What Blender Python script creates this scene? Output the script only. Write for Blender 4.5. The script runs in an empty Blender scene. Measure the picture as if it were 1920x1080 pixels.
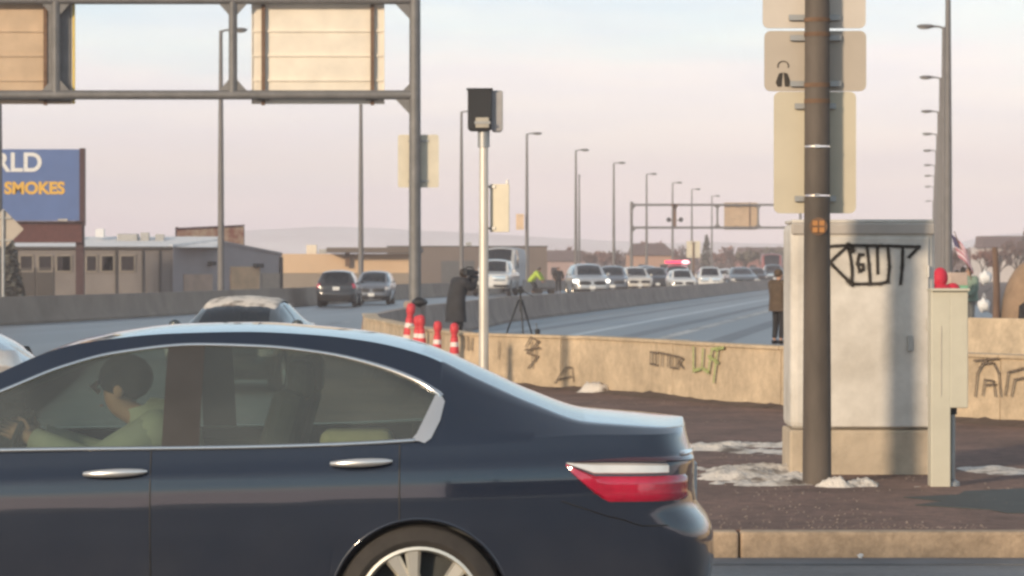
import bpy, bmesh, math, random
import numpy as np
from mathutils import Vector, Matrix

R = math.radians
rnd = random.Random(7)
S = bpy.context.scene
COL = S.collection

# ------------------------------------------------------------------ camera
F = 6000.0            # focal length in photograph pixels (1920 wide)
CH = 1.70             # eye height
cam = bpy.data.cameras.new('camera')
camo = bpy.data.objects.new('camera', cam)
COL.objects.link(camo)
cam.sensor_width = 36.0
cam.lens = F / 1920 * 36
cam.clip_start = 0.5
cam.clip_end = 9000
camo.location = (0, 0, CH)
camo.rotation_euler = (R(90) - math.atan(35 / F), 0, 0)
cam.dof.use_dof = True
cam.dof.focus_distance = 17.0
cam.dof.aperture_fstop = 11.0
S.camera = camo

# ------------------------------------------------------------------ world
SUN_EL, SUN_AZ = 14.0, 35.0     # the sun stands low, behind the camera and 35 deg to the left
tosun = Vector((-math.sin(R(SUN_AZ)) * math.cos(R(SUN_EL)), -math.cos(R(SUN_AZ)) * math.cos(R(SUN_EL)), math.sin(R(SUN_EL))))
w = bpy.data.worlds.new('World')
S.world = w
w.use_nodes = True
nt = w.node_tree
for n in list(nt.nodes):
    nt.nodes.remove(n)
N = nt.nodes.new
out = N('ShaderNodeOutputWorld')
bg = N('ShaderNodeBackground')
bg.inputs['Strength'].default_value = 0.10
sky = N('ShaderNodeTexSky')
sky.sky_type = 'NISHITA'
sky.sun_disc = False
sky.sun_elevation = R(SUN_EL)
sky.sun_rotation = math.atan2(tosun.x, tosun.y)
tc = N('ShaderNodeTexCoord')
sep = N('ShaderNodeSeparateXYZ')
nt.links.new(tc.outputs['Generated'], sep.inputs[0])
mp = N('ShaderNodeMapping')
mp.inputs['Scale'].default_value = (5, 5, 26)
nt.links.new(tc.outputs['Generated'], mp.inputs[0])
nz = N('ShaderNodeTexNoise')
nz.inputs['Scale'].default_value = 2.2
nz.inputs['Detail'].default_value = 5
nt.links.new(mp.outputs[0], nz.inputs[0])
ma = N('ShaderNodeMath'); ma.operation = 'MULTIPLY_ADD'
ma.inputs[1].default_value = 0.055
nt.links.new(nz.outputs[0], ma.inputs[0])
sb = N('ShaderNodeMath'); sb.operation = 'SUBTRACT'; sb.inputs[1].default_value = 0.0275
nt.links.new(sep.outputs[2], sb.inputs[0])
nt.links.new(sb.outputs[0], ma.inputs[2])
ramp = N('ShaderNodeValToRGB')
cr = ramp.color_ramp
cr.interpolation = 'B_SPLINE'
stops = [(0.0, (1.06, 0.84, 0.93)), (0.03, (1.20, 0.97, 1.04)), (0.052, (1.16, 0.99, 1.04)), (0.070, (0.84, 0.97, 1.10)),
         (0.11, (0.50, 0.86, 1.08)), (0.22, (0.48, 0.70, 0.84)), (0.45, (0.33, 0.40, 0.46)), (1.0, (0.25, 0.29, 0.33))]
while len(cr.elements) < len(stops):
    cr.elements.new(0.5)
for e, (p, c) in zip(cr.elements, stops):
    e.position = p
    e.color = (*c, 1)
nt.links.new(ma.outputs[0], ramp.inputs[0])
mp2 = N('ShaderNodeMapping'); mp2.inputs['Scale'].default_value = (4, 4, 34); mp2.inputs['Location'].default_value = (3.1, 1.7, 0.4)
nt.links.new(tc.outputs['Generated'], mp2.inputs[0])
nz2 = N('ShaderNodeTexNoise'); nz2.inputs['Scale'].default_value = 2.6; nz2.inputs['Detail'].default_value = 6; nz2.inputs['Roughness'].default_value = 0.55
nt.links.new(mp2.outputs[0], nz2.inputs[0])
cl = N('ShaderNodeValToRGB')
cl.color_ramp.elements[0].position = 0.36; cl.color_ramp.elements[0].color = (0.93, 0.92, 0.98, 1)
cl.color_ramp.elements[1].position = 0.62; cl.color_ramp.elements[1].color = (1.10, 1.05, 1.01, 1)
nt.links.new(nz2.outputs[0], cl.inputs[0])
mulc = N('ShaderNodeVectorMath'); mulc.operation = 'MULTIPLY'
nt.links.new(ramp.outputs[0], mulc.inputs[0]); nt.links.new(cl.outputs[0], mulc.inputs[1])
sc_ = N('ShaderNodeVectorMath'); sc_.operation = 'SCALE'; sc_.inputs['Scale'].default_value = 10.0
nt.links.new(mulc.outputs[0], sc_.inputs[0])
mx = N('ShaderNodeMix'); mx.data_type = 'RGBA'; mx.inputs['Factor'].default_value = 0.74
nt.links.new(sky.outputs[0], mx.inputs['A'])
nt.links.new(sc_.outputs[0], mx.inputs['B'])
nt.links.new(mx.outputs['Result'], bg.inputs['Color'])
nt.links.new(bg.outputs[0], out.inputs['Surface'])

# ------------------------------------------------------------------ sun
sl = bpy.data.lights.new('sun', 'SUN')
sl.energy = 2.9
sl.angle = R(5.0)
sl.color = (1.0, 0.79, 0.56)
so = bpy.data.objects.new('sun', sl)
COL.objects.link(so)
so.rotation_euler = tosun.to_track_quat('Z', 'Y').to_euler()
so.location = (-20, -40, 30)

S.view_settings.view_transform = 'Standard'
S.view_settings.look = 'None'
S.view_settings.gamma = 1.0
S.view_settings.exposure = 0.5
S.view_settings.use_curve_mapping = False
S.cycles.filter_width = 2.7
S.cycles.use_denoising = True
S.cycles.max_bounces = 8
S.cycles.transparent_max_bounces = 24
S.cycles.caustics_reflective = False
S.cycles.caustics_refractive = False

# ------------------------------------------------------------------ helpers
def wx(px, d): return (px - 960) / F * d
def wz(py, d): return CH + (505 - py) / F * d
def gd(py, z=0.0): return (CH - z) * F / (py - 505)
def P(px, py, d): return Vector((wx(px, d), d, wz(py, d)))

_m = {}
def mat(name, col, rough=0.7, metal=0.0, var=0.12, scale=6.0, bump=0.0, bscale=40.0, col2=None, thr=None, coat=0.0, detail=6, emit=None, stretch=None, spec=0.5, rot=False, fine=0.0, fscale=50.0):
    if name in _m: return _m[name]
    m = bpy.data.materials.new(name)
    m.use_nodes = True
    t = m.node_tree
    b = t.nodes['Principled BSDF']
    b.inputs['Roughness'].default_value = rough
    b.inputs['Metallic'].default_value = metal
    b.inputs['Specular IOR Level'].default_value = spec
    if coat:
        b.inputs['Coat Weight'].default_value = coat
        b.inputs['Coat Roughness'].default_value = 0.04
        b.inputs['Coat IOR'].default_value = 1.65
    c = t.nodes.new('ShaderNodeTexCoord')
    src = c.outputs['Object']
    if rot:
        mr = t.nodes.new('ShaderNodeMapping'); mr.inputs['Rotation'].default_value = (0, 0, math.atan(0.1303)); t.links.new(src, mr.inputs[0]); src = mr.outputs[0]
    if stretch:
        mpn = t.nodes.new('ShaderNodeMapping'); mpn.inputs['Scale'].default_value = stretch
        t.links.new(src, mpn.inputs[0]); src = mpn.outputs[0]
    n = t.nodes.new('ShaderNodeTexNoise')
    n.inputs['Scale'].default_value = scale
    n.inputs['Detail'].default_value = detail
    n.inputs['Roughness'].default_value = 0.62
    t.links.new(src, n.inputs[0])
    r = t.nodes.new('ShaderNodeValToRGB')
    a = [max(0, x * (1 - var)) for x in col]
    d2 = [min(1, x * (1 + var)) for x in col] if col2 is None else col2
    lo, hi = (0.3, 0.7) if thr is None else thr
    r.color_ramp.elements[0].position = lo; r.color_ramp.elements[0].color = (*a, 1)
    r.color_ramp.elements[1].position = hi; r.color_ramp.elements[1].color = (*d2, 1)
    t.links.new(n.outputs[0], r.inputs[0])
    co = r.outputs[0]
    if fine:
        nf = t.nodes.new('ShaderNodeTexNoise'); nf.inputs['Scale'].default_value = fscale; nf.inputs['Detail'].default_value = 8; nf.inputs['Roughness'].default_value = 0.75
        t.links.new(c.outputs['Object'], nf.inputs[0])
        rf = t.nodes.new('ShaderNodeMapRange'); rf.inputs[1].default_value = 0.3; rf.inputs[2].default_value = 0.7; rf.inputs[3].default_value = 1 - fine; rf.inputs[4].default_value = 1 + fine
        t.links.new(nf.outputs[0], rf.inputs[0])
        vm = t.nodes.new('ShaderNodeVectorMath'); vm.operation = 'SCALE'
        t.links.new(co, vm.inputs[0]); t.links.new(rf.outputs[0], vm.inputs['Scale']); co = vm.outputs[0]
    t.links.new(co, b.inputs['Base Color'])
    if bump:
        n2 = t.nodes.new('ShaderNodeTexNoise'); n2.inputs['Scale'].default_value = bscale; n2.inputs['Detail'].default_value = 5
        t.links.new(c.outputs['Object'], n2.inputs[0])
        bn = t.nodes.new('ShaderNodeBump'); bn.inputs['Strength'].default_value = bump; bn.inputs['Distance'].default_value = 0.02
        t.links.new(n2.outputs[0], bn.inputs['Height'])
        t.links.new(bn.outputs[0], b.inputs['Normal'])
    if emit:
        b.inputs['Emission Color'].default_value = (*emit[0], 1)
        b.inputs['Emission Strength'].default_value = emit[1]
    _m[name] = m
    return m

def glass(name, tint, refl=1.0, ior=1.5, film=0.0):
    if name in _m: return _m[name]
    m = bpy.data.materials.new(name); m.use_nodes = True
    t = m.node_tree
    for n in list(t.nodes): t.nodes.remove(n)
    o = t.nodes.new('ShaderNodeOutputMaterial')
    tr = t.nodes.new('ShaderNodeBsdfTransparent'); tr.inputs[0].default_value = (*tint, 1)
    gl = t.nodes.new('ShaderNodeBsdfGlossy'); gl.inputs['Roughness'].default_value = 0.02
    fr = t.nodes.new('ShaderNodeFresnel'); fr.inputs[0].default_value = ior
    ml = t.nodes.new('ShaderNodeMath'); ml.operation = 'MULTIPLY'; ml.inputs[1].default_value = refl; ml.use_clamp = True
    mi = t.nodes.new('ShaderNodeMixShader')
    t.links.new(fr.outputs[0], ml.inputs[0]); t.links.new(ml.outputs[0], mi.inputs[0])
    t.links.new(tr.outputs[0], mi.inputs[1]); t.links.new(gl.outputs[0], mi.inputs[2])
    last = mi.outputs[0]
    if film:                                       # pale diffuse veil imitating hazy reflections on the pane
        df = t.nodes.new('ShaderNodeBsdfDiffuse'); df.inputs[0].default_value = (0.34, 0.37, 0.34, 1)
        c = t.nodes.new('ShaderNodeTexCoord'); n = t.nodes.new('ShaderNodeTexNoise'); n.inputs['Scale'].default_value = 2.5; n.inputs['Detail'].default_value = 6
        t.links.new(c.outputs['Object'], n.inputs[0])
        mq = t.nodes.new('ShaderNodeMath'); mq.operation = 'MULTIPLY'; mq.inputs[1].default_value = film * 2; t.links.new(n.outputs[0], mq.inputs[0])
        m3 = t.nodes.new('ShaderNodeMixShader'); t.links.new(mq.outputs[0], m3.inputs[0]); t.links.new(last, m3.inputs[1]); t.links.new(df.outputs[0], m3.inputs[2]); last = m3.outputs[0]
    t.links.new(last, o.inputs[0])
    _m[name] = m
    return m

class MB:
    def __init__(s): s.v = []; s.f = []
    def add(s, vs, fs):
        o = len(s.v); s.v += [tuple(v) for v in vs]; s.f += [tuple(i + o for i in f) for f in fs]; return s
    def box(s, c, d, rz=0.0, M=None):
        x, y, z = d[0] / 2, d[1] / 2, d[2] / 2
        vs = [Vector((sx * x, sy * y, sz * z)) for sz in (-1, 1) for sy in (-1, 1) for sx in (-1, 1)]
        if M is None: M = Matrix.Rotation(rz, 3, 'Z')
        vs = [M @ v + Vector(c) for v in vs]
        return s.add(vs, [(0, 2, 3, 1), (4, 5, 7, 6), (0, 1, 5, 4), (2, 6, 7, 3), (0, 4, 6, 2), (1, 3, 7, 5)])
    def tube(s, pts, r, n=10, cap=True):
        pts = [Vector(p) for p in pts]
        if not isinstance(r, (list, tuple)): r = [r] * len(pts)
        vs = []; prev = None
        for i, p in enumerate(pts):
            a = pts[max(i - 1, 0)]; b = pts[min(i + 1, len(pts) - 1)]
            t = (b - a).normalized()
            if prev is None:
                u = t.cross(Vector((0, 0, 1)))
                if u.length < 1e-3: u = t.cross(Vector((0, 1, 0)))
            else:
                u = prev - t * prev.dot(t)
            u.normalize(); prev = u
            v = t.cross(u)
            for k in range(n):
                an = 2 * math.pi * k / n
                vs.append(p + (u * math.cos(an) + v * math.sin(an)) * r[i])
        fs = []
        for i in range(len(pts) - 1):
            for k in range(n):
                k2 = (k + 1) % n
                fs.append((i * n + k, i * n + k2, (i + 1) * n + k2, (i + 1) * n + k))
        if cap:
            fs.append(tuple(range(n - 1, -1, -1))); fs.append(tuple(range((len(pts) - 1) * n, len(pts) * n)))
        return s.add(vs, fs)
    def prism(s, poly, ext):
        n = len(poly); e = Vector(ext)
        vs = [Vector(p) for p in poly] + [Vector(p) + e for p in poly]
        fs = [tuple(range(n - 1, -1, -1)), tuple(range(n, 2 * n))] + [(i, (i + 1) % n, (i + 1) % n + n, i + n) for i in range(n)]
        return s.add(vs, fs)
    def lathe(s, prof, n=24, axis='Z', c=(0, 0, 0), cap=True):
        vs = []; c = Vector(c)
        for (r, h) in prof:
            for k in range(n):
                a = 2 * math.pi * k / n
                p = (r * math.cos(a), r * math.sin(a), h) if axis == 'Z' else (r * math.cos(a), h, r * math.sin(a))
                vs.append(Vector(p) + c)
        fs = [(i * n + k, i * n + (k + 1) % n, (i + 1) * n + (k + 1) % n, (i + 1) * n + k) for i in range(len(prof) - 1) for k in range(n)]
        if cap and prof[0][0] > 1e-4: fs.append(tuple(range(n - 1, -1, -1)))
        if cap and prof[-1][0] > 1e-4: fs.append(tuple(range((len(prof) - 1) * n, len(prof) * n)))
        return s.add(vs, fs)
    def ball(s, c, r, n=12, m=8, f=None):
        c = Vector(c); r = Vector(r) if not isinstance(r, (int, float)) else Vector((r, r, r))
        vs = []
        for i in range(m + 1):
            th = math.pi * i / m
            for k in range(n):
                a = 2 * math.pi * k / n
                p = Vector((math.sin(th) * math.cos(a), math.sin(th) * math.sin(a), math.cos(th)))
                q = 1 + (f(p) if f else 0)
                vs.append(c + Vector((p.x * r.x, p.y * r.y, p.z * r.z)) * q)
        fs = [(i * n + k, (i + 1) * n + k, (i + 1) * n + (k + 1) % n, i * n + (k + 1) % n) for i in range(m) for k in range(n)]
        return s.add(vs, fs)
    def mesh(s, name, m, smooth=False, weld=True):
        me = bpy.data.meshes.new(name)
        me.from_pydata(s.v, [], s.f)
        if weld:
            b = bmesh.new(); b.from_mesh(me)
            bmesh.ops.remove_doubles(b, verts=b.verts, dist=1e-5)
            bmesh.ops.dissolve_degenerate(b, edges=b.edges, dist=1e-6)
            bmesh.ops.recalc_face_normals(b, faces=b.faces)
            b.to_mesh(me); b.free()
        if m: me.materials.append(m)
        if smooth:
            me.polygons.foreach_set('use_smooth', [True] * len(me.polygons))
            if smooth != 'all':
                me.set_sharp_from_angle(angle=R(smooth if smooth is not True else 40))
        return me
    def build(s, name, m, parent=None, smooth=True, bevel=0.0, **kw):
        o = bpy.data.objects.new(name, s.mesh(name, m, smooth, **kw))
        COL.objects.link(o)
        if parent: o.parent = parent
        if bevel:
            bm_ = o.modifiers.new('bevel', 'BEVEL'); bm_.width = bevel; bm_.segments = 3; bm_.limit_method = 'ANGLE'
            bm_.harden_normals = False
        return o

def tag(o, label=None, cat=None, group=None, kind=None):
    if label: o['label'] = label
    if cat: o['category'] = cat
    if group: o['group'] = group
    if kind: o['kind'] = kind
    return o
def empty(name, loc=(0, 0, 0), rz=0.0, label=None, cat=None, group=None):
    o = bpy.data.objects.new(name, None); COL.objects.link(o)
    o.empty_display_size = 0.2
    o.location = loc; o.rotation_euler = (0, 0, rz)
    return tag(o, label, cat, group)
def copy_tree(o, parent=None):
    c = o.copy(); COL.objects.link(c); c.parent = parent
    for ch in list(o.children): copy_tree(ch, c)
    return c
def pchip(xs, ys):
    xs = np.array(xs, float); ys = np.array(ys, float)
    h = np.diff(xs); dl = np.diff(ys) / h
    m = np.zeros_like(ys); m[0] = dl[0]; m[-1] = dl[-1]
    for i in range(1, len(xs) - 1):
        if dl[i - 1] * dl[i] > 0:
            w1 = 2 * h[i] + h[i - 1]; w2 = h[i] + 2 * h[i - 1]
            m[i] = (w1 + w2) / (w1 / dl[i - 1] + w2 / dl[i])
    def f(x):
        x = min(max(x, xs[0]), xs[-1])
        i = min(max(int(np.searchsorted(xs, x) - 1), 0), len(h) - 1)
        t = (x - xs[i]) / h[i]
        return float((2*t**3 - 3*t*t + 1) * ys[i] + (t**3 - 2*t*t + t) * h[i] * m[i] + (-2*t**3 + 3*t*t) * ys[i+1] + (t**3 - t*t) * h[i] * m[i+1])
    return f
def hashn(x, y, s=0):
    v = math.sin(x * 127.1 + y * 311.7 + s * 74.7) * 43758.5453
    return v - math.floor(v)
def vnoise(x, y, s=0):
    xi, yi = math.floor(x), math.floor(y); fx, fy = x - xi, y - yi
    fx = fx * fx * (3 - 2 * fx); fy = fy * fy * (3 - 2 * fy)
    a = hashn(xi, yi, s) * (1 - fx) + hashn(xi + 1, yi, s) * fx
    b = hashn(xi, yi + 1, s) * (1 - fx) + hashn(xi + 1, yi + 1, s) * fx
    return a * (1 - fy) + b * fy
def fbm(x, y, s=0, o=4):
    t = 0; a = 0.5
    for i in range(o):
        t += a * vnoise(x * 2 ** i, y * 2 ** i, s + i); a *= 0.5
    return t

# ------------------------------------------------------------------ materials
M_asph = mat('street_asphalt', (0.175, 0.165, 0.16), 0.55, var=0.25, scale=0.9, bump=0.3, bscale=80, detail=10, fine=0.3, fscale=14)
M_fwy = mat('freeway_asphalt', (0.135, 0.145, 0.16), 0.42, var=0.32, scale=0.35, bump=0.1, bscale=60, detail=9, stretch=(0.9, 0.03, 1), rot=True)
M_dirt = mat('dirt', (0.115, 0.085, 0.07), 0.95, var=0.3, scale=1.2, bump=0.5, bscale=30)
M_isl = mat('island_paving', (0.165, 0.098, 0.075), 0.9, var=0.34, scale=0.9, bump=0.6, bscale=40, detail=12, fine=0.45, fscale=9)
M_kerb = mat('kerb_concrete', (0.42, 0.31, 0.21), 0.9, var=0.25, scale=2.5, bump=0.3, fine=0.3, fscale=12)
M_conc = mat('wall_concrete', (0.52, 0.405, 0.275), 0.92, var=0.24, scale=1.3, bump=0.35, bscale=25, detail=10, fine=0.2, fscale=8)
M_barr = mat('barrier_concrete', (0.33, 0.265, 0.225), 0.92, var=0.22, scale=0.8, bump=0.2, bscale=12)
M_gal = mat('galvanised_steel', (0.38, 0.38, 0.37), 0.5, 0.6, var=0.12, scale=4)
M_lamp = mat('lamp_pole_paint', (0.17, 0.16, 0.155), 0.6, 0.1, var=0.12, scale=2)
M_gant = mat('weathered_grey_steel', (0.17, 0.165, 0.16), 0.6, 0.3, var=0.18, scale=3)
M_gantl = mat('pale_grey_steel', (0.40, 0.38, 0.36), 0.6, 0.3, var=0.12, scale=3)
M_signb = mat('sign_back_aluminium', (0.78, 0.70, 0.575), 0.6, 0.0, var=0.08, scale=2)
M_signb2 = mat('sign_back_cream', (0.66, 0.60, 0.47), 0.65, 0.0, var=0.08, scale=3)
M_brkt = mat('rusty_bracket', (0.17, 0.10, 0.06), 0.8, 0.2, var=0.3, scale=8)
M_blk = mat('black_plastic', (0.012, 0.012, 0.013), 0.45)
M_rub = mat('tyre_rubber', (0.035, 0.03, 0.026), 0.85, var=0.25, scale=18)
M_dark = mat('dark_interior', (0.02, 0.021, 0.022), 0.8)
M_snow = mat('dirty_snow', (0.17, 0.13, 0.10), 0.85, scale=4, bump=0.8, bscale=30, col2=(0.68, 0.62, 0.55), thr=(.36, .52), var=.2, detail=9)
M_snowc = mat('roof_snow', (0.72, 0.72, 0.72), 0.8, var=0.1, scale=4, bump=0.4, bscale=20)
M_chr = mat('chrome', (0.80, 0.78, 0.75), 0.12, 1.0, var=0.03)
M_rim = mat('alloy_silver', (0.74, 0.69, 0.60), 0.32, 0.75, var=0.06)
M_maroon_lens = mat('maroon_lens', (0.05, 0.012, 0.018), 0.15, coat=1.0)
M_red = mat('red_lens', (0.42, 0.005, 0.035), 0.2, coat=1.0, var=0.2, scale=12)
M_clr = mat('clear_lens', (0.72, 0.66, 0.60), 0.12, 0.3, coat=1.0, var=0.1, scale=10)
M_plate = mat('white_plate', (0.72, 0.72, 0.70), 0.5)
M_navy = mat('navy_paint', (0.009, 0.015, 0.031), 0.3, 0.0, coat=1.0, spec=0.2, var=0.05)
M_wht = mat('white_line_paint', (0.16, 0.17, 0.18), 0.8, var=0.1, scale=0.5, detail=10, col2=(0.60, 0.60, 0.58), thr=(.38, .6))
M_ink = mat('black_spray_paint', (0.035, 0.028, 0.022), 0.7, var=0.4, scale=30)
M_inkb = mat('faded_brown_spray_paint', (0.16, 0.12, 0.085), 0.8, var=0.4, scale=25)
M_inkg = mat('faded_green_spray_paint', (0.36, 0.40, 0.16), 0.8, var=0.3, scale=25)
def salt(m, z0, z1, amt):
    t = m.node_tree; b = t.nodes['Principled BSDF']
    old = b.inputs['Base Color'].links[0].from_socket
    c = t.nodes.new('ShaderNodeTexCoord'); sp = t.nodes.new('ShaderNodeSeparateXYZ'); t.links.new(c.outputs['Object'], sp.inputs[0])
    mr = t.nodes.new('ShaderNodeMapRange'); mr.inputs[1].default_value = z1; mr.inputs[2].default_value = z0; t.links.new(sp.outputs[2], mr.inputs[0])
    n = t.nodes.new('ShaderNodeTexNoise'); n.inputs['Scale'].default_value = 3.5; n.inputs['Detail'].default_value = 9; t.links.new(c.outputs['Object'], n.inputs[0])
    m1 = t.nodes.new('ShaderNodeMath'); m1.operation = 'MULTIPLY'; t.links.new(mr.outputs[0], m1.inputs[0]); t.links.new(n.outputs[0], m1.inputs[1])
    m2 = t.nodes.new('ShaderNodeMath'); m2.operation = 'MULTIPLY'; m2.inputs[1].default_value = amt; t.links.new(m1.outputs[0], m2.inputs[0])
    mx = t.nodes.new('ShaderNodeMix'); mx.data_type = 'RGBA'; mx.inputs['B'].default_value = (0.20, 0.18, 0.165, 1)
    t.links.new(m2.outputs[0], mx.inputs['Factor']); t.links.new(old, mx.inputs['A']); t.links.new(mx.outputs['Result'], b.inputs['Base Color'])
salt(M_navy, 0.2, 0.85, 0.2)
M_sat = mat('satin_chrome', (0.82, 0.79, 0.75), 0.30, 0.85, var=0.03)
G_tint = glass('tinted_glass', (0.60, 0.68, 0.60), 2.2, 1.55, film=0.13)
G_back = glass('dark_back_glass', (0.12, 0.15, 0.16), 1.3, 1.6)
G_far = glass('dark_car_glass', (0.10, 0.13, 0.14), 1.6, 1.6)

# ------------------------------------------------------------------ the setting
def sheet(name, poly, z, m, label=None, kind='structure', sub=None):
    mb = MB().add([(x, y, z) for x, y in poly], [tuple(range(len(poly)))])
    o = mb.build(name, m, smooth=False)
    return tag(o, label, None, None, kind)
sheet('ground', [(-1400, -120), (1400, -120), (1400, 2600), (-1400, 2600)], -0.03, M_dirt, 'brown earth stretching out to the far hills')
sheet('street', [(-90, -6), (90, -6), (90, 66), (-90, 66)], -0.006, M_asph, 'grey asphalt street the dark sedan drives along')
def road_x(d): return 1.15 + 0.1303 * (d - 115)      # the median line
sheet('pavement', [(-60, -60), (60, -60), (60, 1.8), (-60, 1.8)], 0.06, mat('near_pavement', (0.3, 0.28, 0.25), 0.9, var=0.15, scale=2))
sheet('freeway_lanes', [(-26, 56), (-2.6, 62), (road_x(97), 97), (road_x(700), 700), (road_x(700) - 16.5, 700), (road_x(185) - 16.5, 185), (-9.9, 146), (-16, 97), (-26, 70)], 0.0, M_fwy,
      'grey freeway lanes with the stopped vehicles, beyond the street')
sheet('empty_freeway_lanes', [(-2.2, 63), (road_x(97), 97), (road_x(700), 700), (road_x(700) + 13.5, 700), (13, 80), (10, 40), (5.4, 31.2), (3.2, 36.2), (1.05, 41.7), (-0.5, 44)], 0.002, M_fwy,
      'blue grey empty freeway lanes behind the graffiti wall')
def stripe(name, d0, d1, off, wd, label, m=M_wht, z=0.007):
    mb = MB(); n = max(2, int((d1 - d0) / 4))
    for i in range(n):
        a = d0 + (d1 - d0) * i / n; b = d0 + (d1 - d0) * (i + 1) / n
        mb.add([(road_x(a) + off, a, z), (road_x(a) + off + wd, a, z), (road_x(b) + off + wd, b, z), (road_x(b) + off, b, z)], [(0, 1, 2, 3)])
    return tag(mb.build(name, m, smooth=False), label, None, None, 'structure')
stripe('lane_line', 77, 250, 7.1, 0.34, 'worn white solid line crossing the empty lanes')
stripe('edge_line', 84, 420, 1.6, 0.16, 'faint white edge line along the median', mat('faint_line_paint', (0.26, 0.27, 0.28), 0.8, var=0.3, scale=2))
M_trk = mat('polished_track', (0.15, 0.16, 0.175), 0.30, var=0.25, scale=0.25, detail=8)
M_trd = mat('oily_track', (0.095, 0.10, 0.112), 0.5, var=0.25, scale=0.25, detail=8)
for off, wd, m_ in ((2.6, .5, M_trd), (4.5, .35, M_trk), (6.0, .5, M_trd), (8.6, .6, M_trd), (10.4, .5, M_trk)):
    stripe('wheel_track', 84 if off < 4 else 66, 500, off, wd, 'long worn wheel track along the empty lanes', m_, 0.005)
for k in range(16):
    stripe('lane_dash', 100 + k * 14, 103.5 + k * 14, -5.0, 0.16, 'short white lane dashes between the stopped vehicles')

# traffic island: raised paving with its kerb
ISL = [(-1.0, 19.06), (13, 19.06), (13, 22), (9, 25), (5.5, 31.2), (3.28, 36.0), (1.14, 41.6), (-0.47, 43.9), (-2.25, 56.3), (-2.64, 63), (-3.35, 63.2), (-3.3, 54), (-2.6, 40), (-1.75, 24), (-1.5, 19.9), (-1.3, 19.2)]
tag(MB().prism([(x, y, -0.02) for x, y in ISL], (0, 0, 0.168)).build('island_pavement', M_isl, smooth=False),
    'reddish brown paved island under the grey cabinet and pole', None, None, 'structure')
kerb = empty('kerb', (0, 18.9, 0)); tag(kerb, 'tan concrete kerb between the street and the brown island', None, None, 'structure')
for k in range(6):
    x0 = -1.05 + k * 2.4
    mb = MB()
    mb.box((x0 + 1.195, 0.075, 0.065), (2.388, 0.165, 0.17))
    o = mb.build('kerb_stone', M_kerb, kerb, smooth=False, bevel=0.02)
# worn gutter strip
MBg = MB().box((4, 18.62, -0.002), (11.0, 0.38, 0.012))
tag(MBg.build('gutter', mat('gutter_concrete', (0.16, 0.16, 0.165), 0.8, var=0.25, scale=2, bump=0.3), smooth=False), 'grey concrete gutter along the foot of the kerb', None, None, 'structure')

# hills
def ridge(name, dist, prof, m, label, depth=160):
    mb = MB(); n = 160; vs = []; fs = []
    f = pchip([p[0] for p in prof], [p[1] for p in prof])
    lo, hi = prof[0][0], prof[-1][0]
    for i in range(n + 1):
        px = lo + (hi - lo) * i / n
        z = wz(f(px) + 5 * (fbm(px * 0.012, 3, 5) - 0.5), dist)
        X = wx(px, dist)
        vs += [(X, dist - depth, -1.0), (X, dist - depth * 0.45, z * 0.55), (X, dist, z), (X, dist + depth, -1.0)]
        if i:
            a = (i - 1) * 4; b = i * 4
            fs += [(a + k, b + k, b + k + 1, a + k + 1) for k in range(3)]
    mb.add(vs, fs)
    tag(mb.build(name, m, smooth='all'), label, None, None, 'structure')
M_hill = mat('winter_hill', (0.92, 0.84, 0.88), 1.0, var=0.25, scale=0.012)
ridge('far_hills', 2300, [(-700, 462), (0, 452), (300, 444), (480, 432), (640, 426), (800, 433), (1000, 444), (1250, 455), (1500, 455), (1700, 462), (1850, 452), (2100, 440), (2700, 460)], M_hill,
      'long pale hills fading into the haze behind the freeway')
ridge('near_hills', 1500, [(-700, 484), (150, 482), (500, 477), (700, 474), (900, 478), (1150, 478), (1500, 470), (1750, 462), (1880, 440), (2100, 430), (2700, 470)], M_hill,
      'low dusky hills just above the far buildings', 120)

# ------------------------------------------------------------------ barriers and walls
def sweep(pts, prof, z0=0.0):
    """prof: (offset to the right of travel, height) closed outline"""
    mb = MB(); pts = [Vector((p[0], p[1], 0)) for p in pts]; n = len(prof); vs = []; fs = []
    for i, p in enumerate(pts):
        t = (pts[min(i + 1, len(pts) - 1)] - pts[max(i - 1, 0)]).normalized()
        r = Vector((t.y, -t.x, 0))
        vs += [p + r * o + Vector((0, 0, z0 + h)) for o, h in prof]
    for i in range(len(pts) - 1):
        fs += [(i * n + k, i * n + (k + 1) % n, (i + 1) * n + (k + 1) % n, (i + 1) * n + k) for k in range(n)]
    fs += [tuple(range(n)), tuple(range(len(pts) * n - 1, (len(pts) - 1) * n - 1, -1))]
    return mb.add(vs, fs)
JER = [(-0.30, -0.02), (-0.30, 0.08), (-0.17, 0.28), (-0.09, 0.86), (0.09, 0.86), (0.17, 0.28), (0.30, 0.08), (0.30, -0.02)]
def curve_pts(pl, step):
    xs = pchip([p[1] for p in pl], [p[0] for p in pl]); a, b = pl[0][1], pl[-1][1]
    n = int((b - a) / step) + 1
    return [(xs(a + (b - a) * i / n), a + (b - a) * i / n) for i in range(n + 1)]
med = curve_pts([(-2.82, 62.6), (-2.42, 76), (-1.45, 88), (road_x(104), 104)], 1.5) + [(road_x(d), d) for d in range(108, 700, 6)]
tag(sweep(med, [(a_, min(b_, 0.80)) for a_, b_ in JER]).build('median_barrier', M_barr, smooth=30), 'long grey concrete median barrier running from the nose to the stopped vehicles', 'barrier')
lft = [(-40, 60), (-28, 74), (-20.5, 86), (-15.7, 97), (-13.3, 113), (-11.3, 131), (-9.9, 146), (-8.6, 162), (road_x(185) - 16.2, 185)] + [(road_x(d) - 16.2, d) for d in range(195, 660, 10)]
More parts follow.
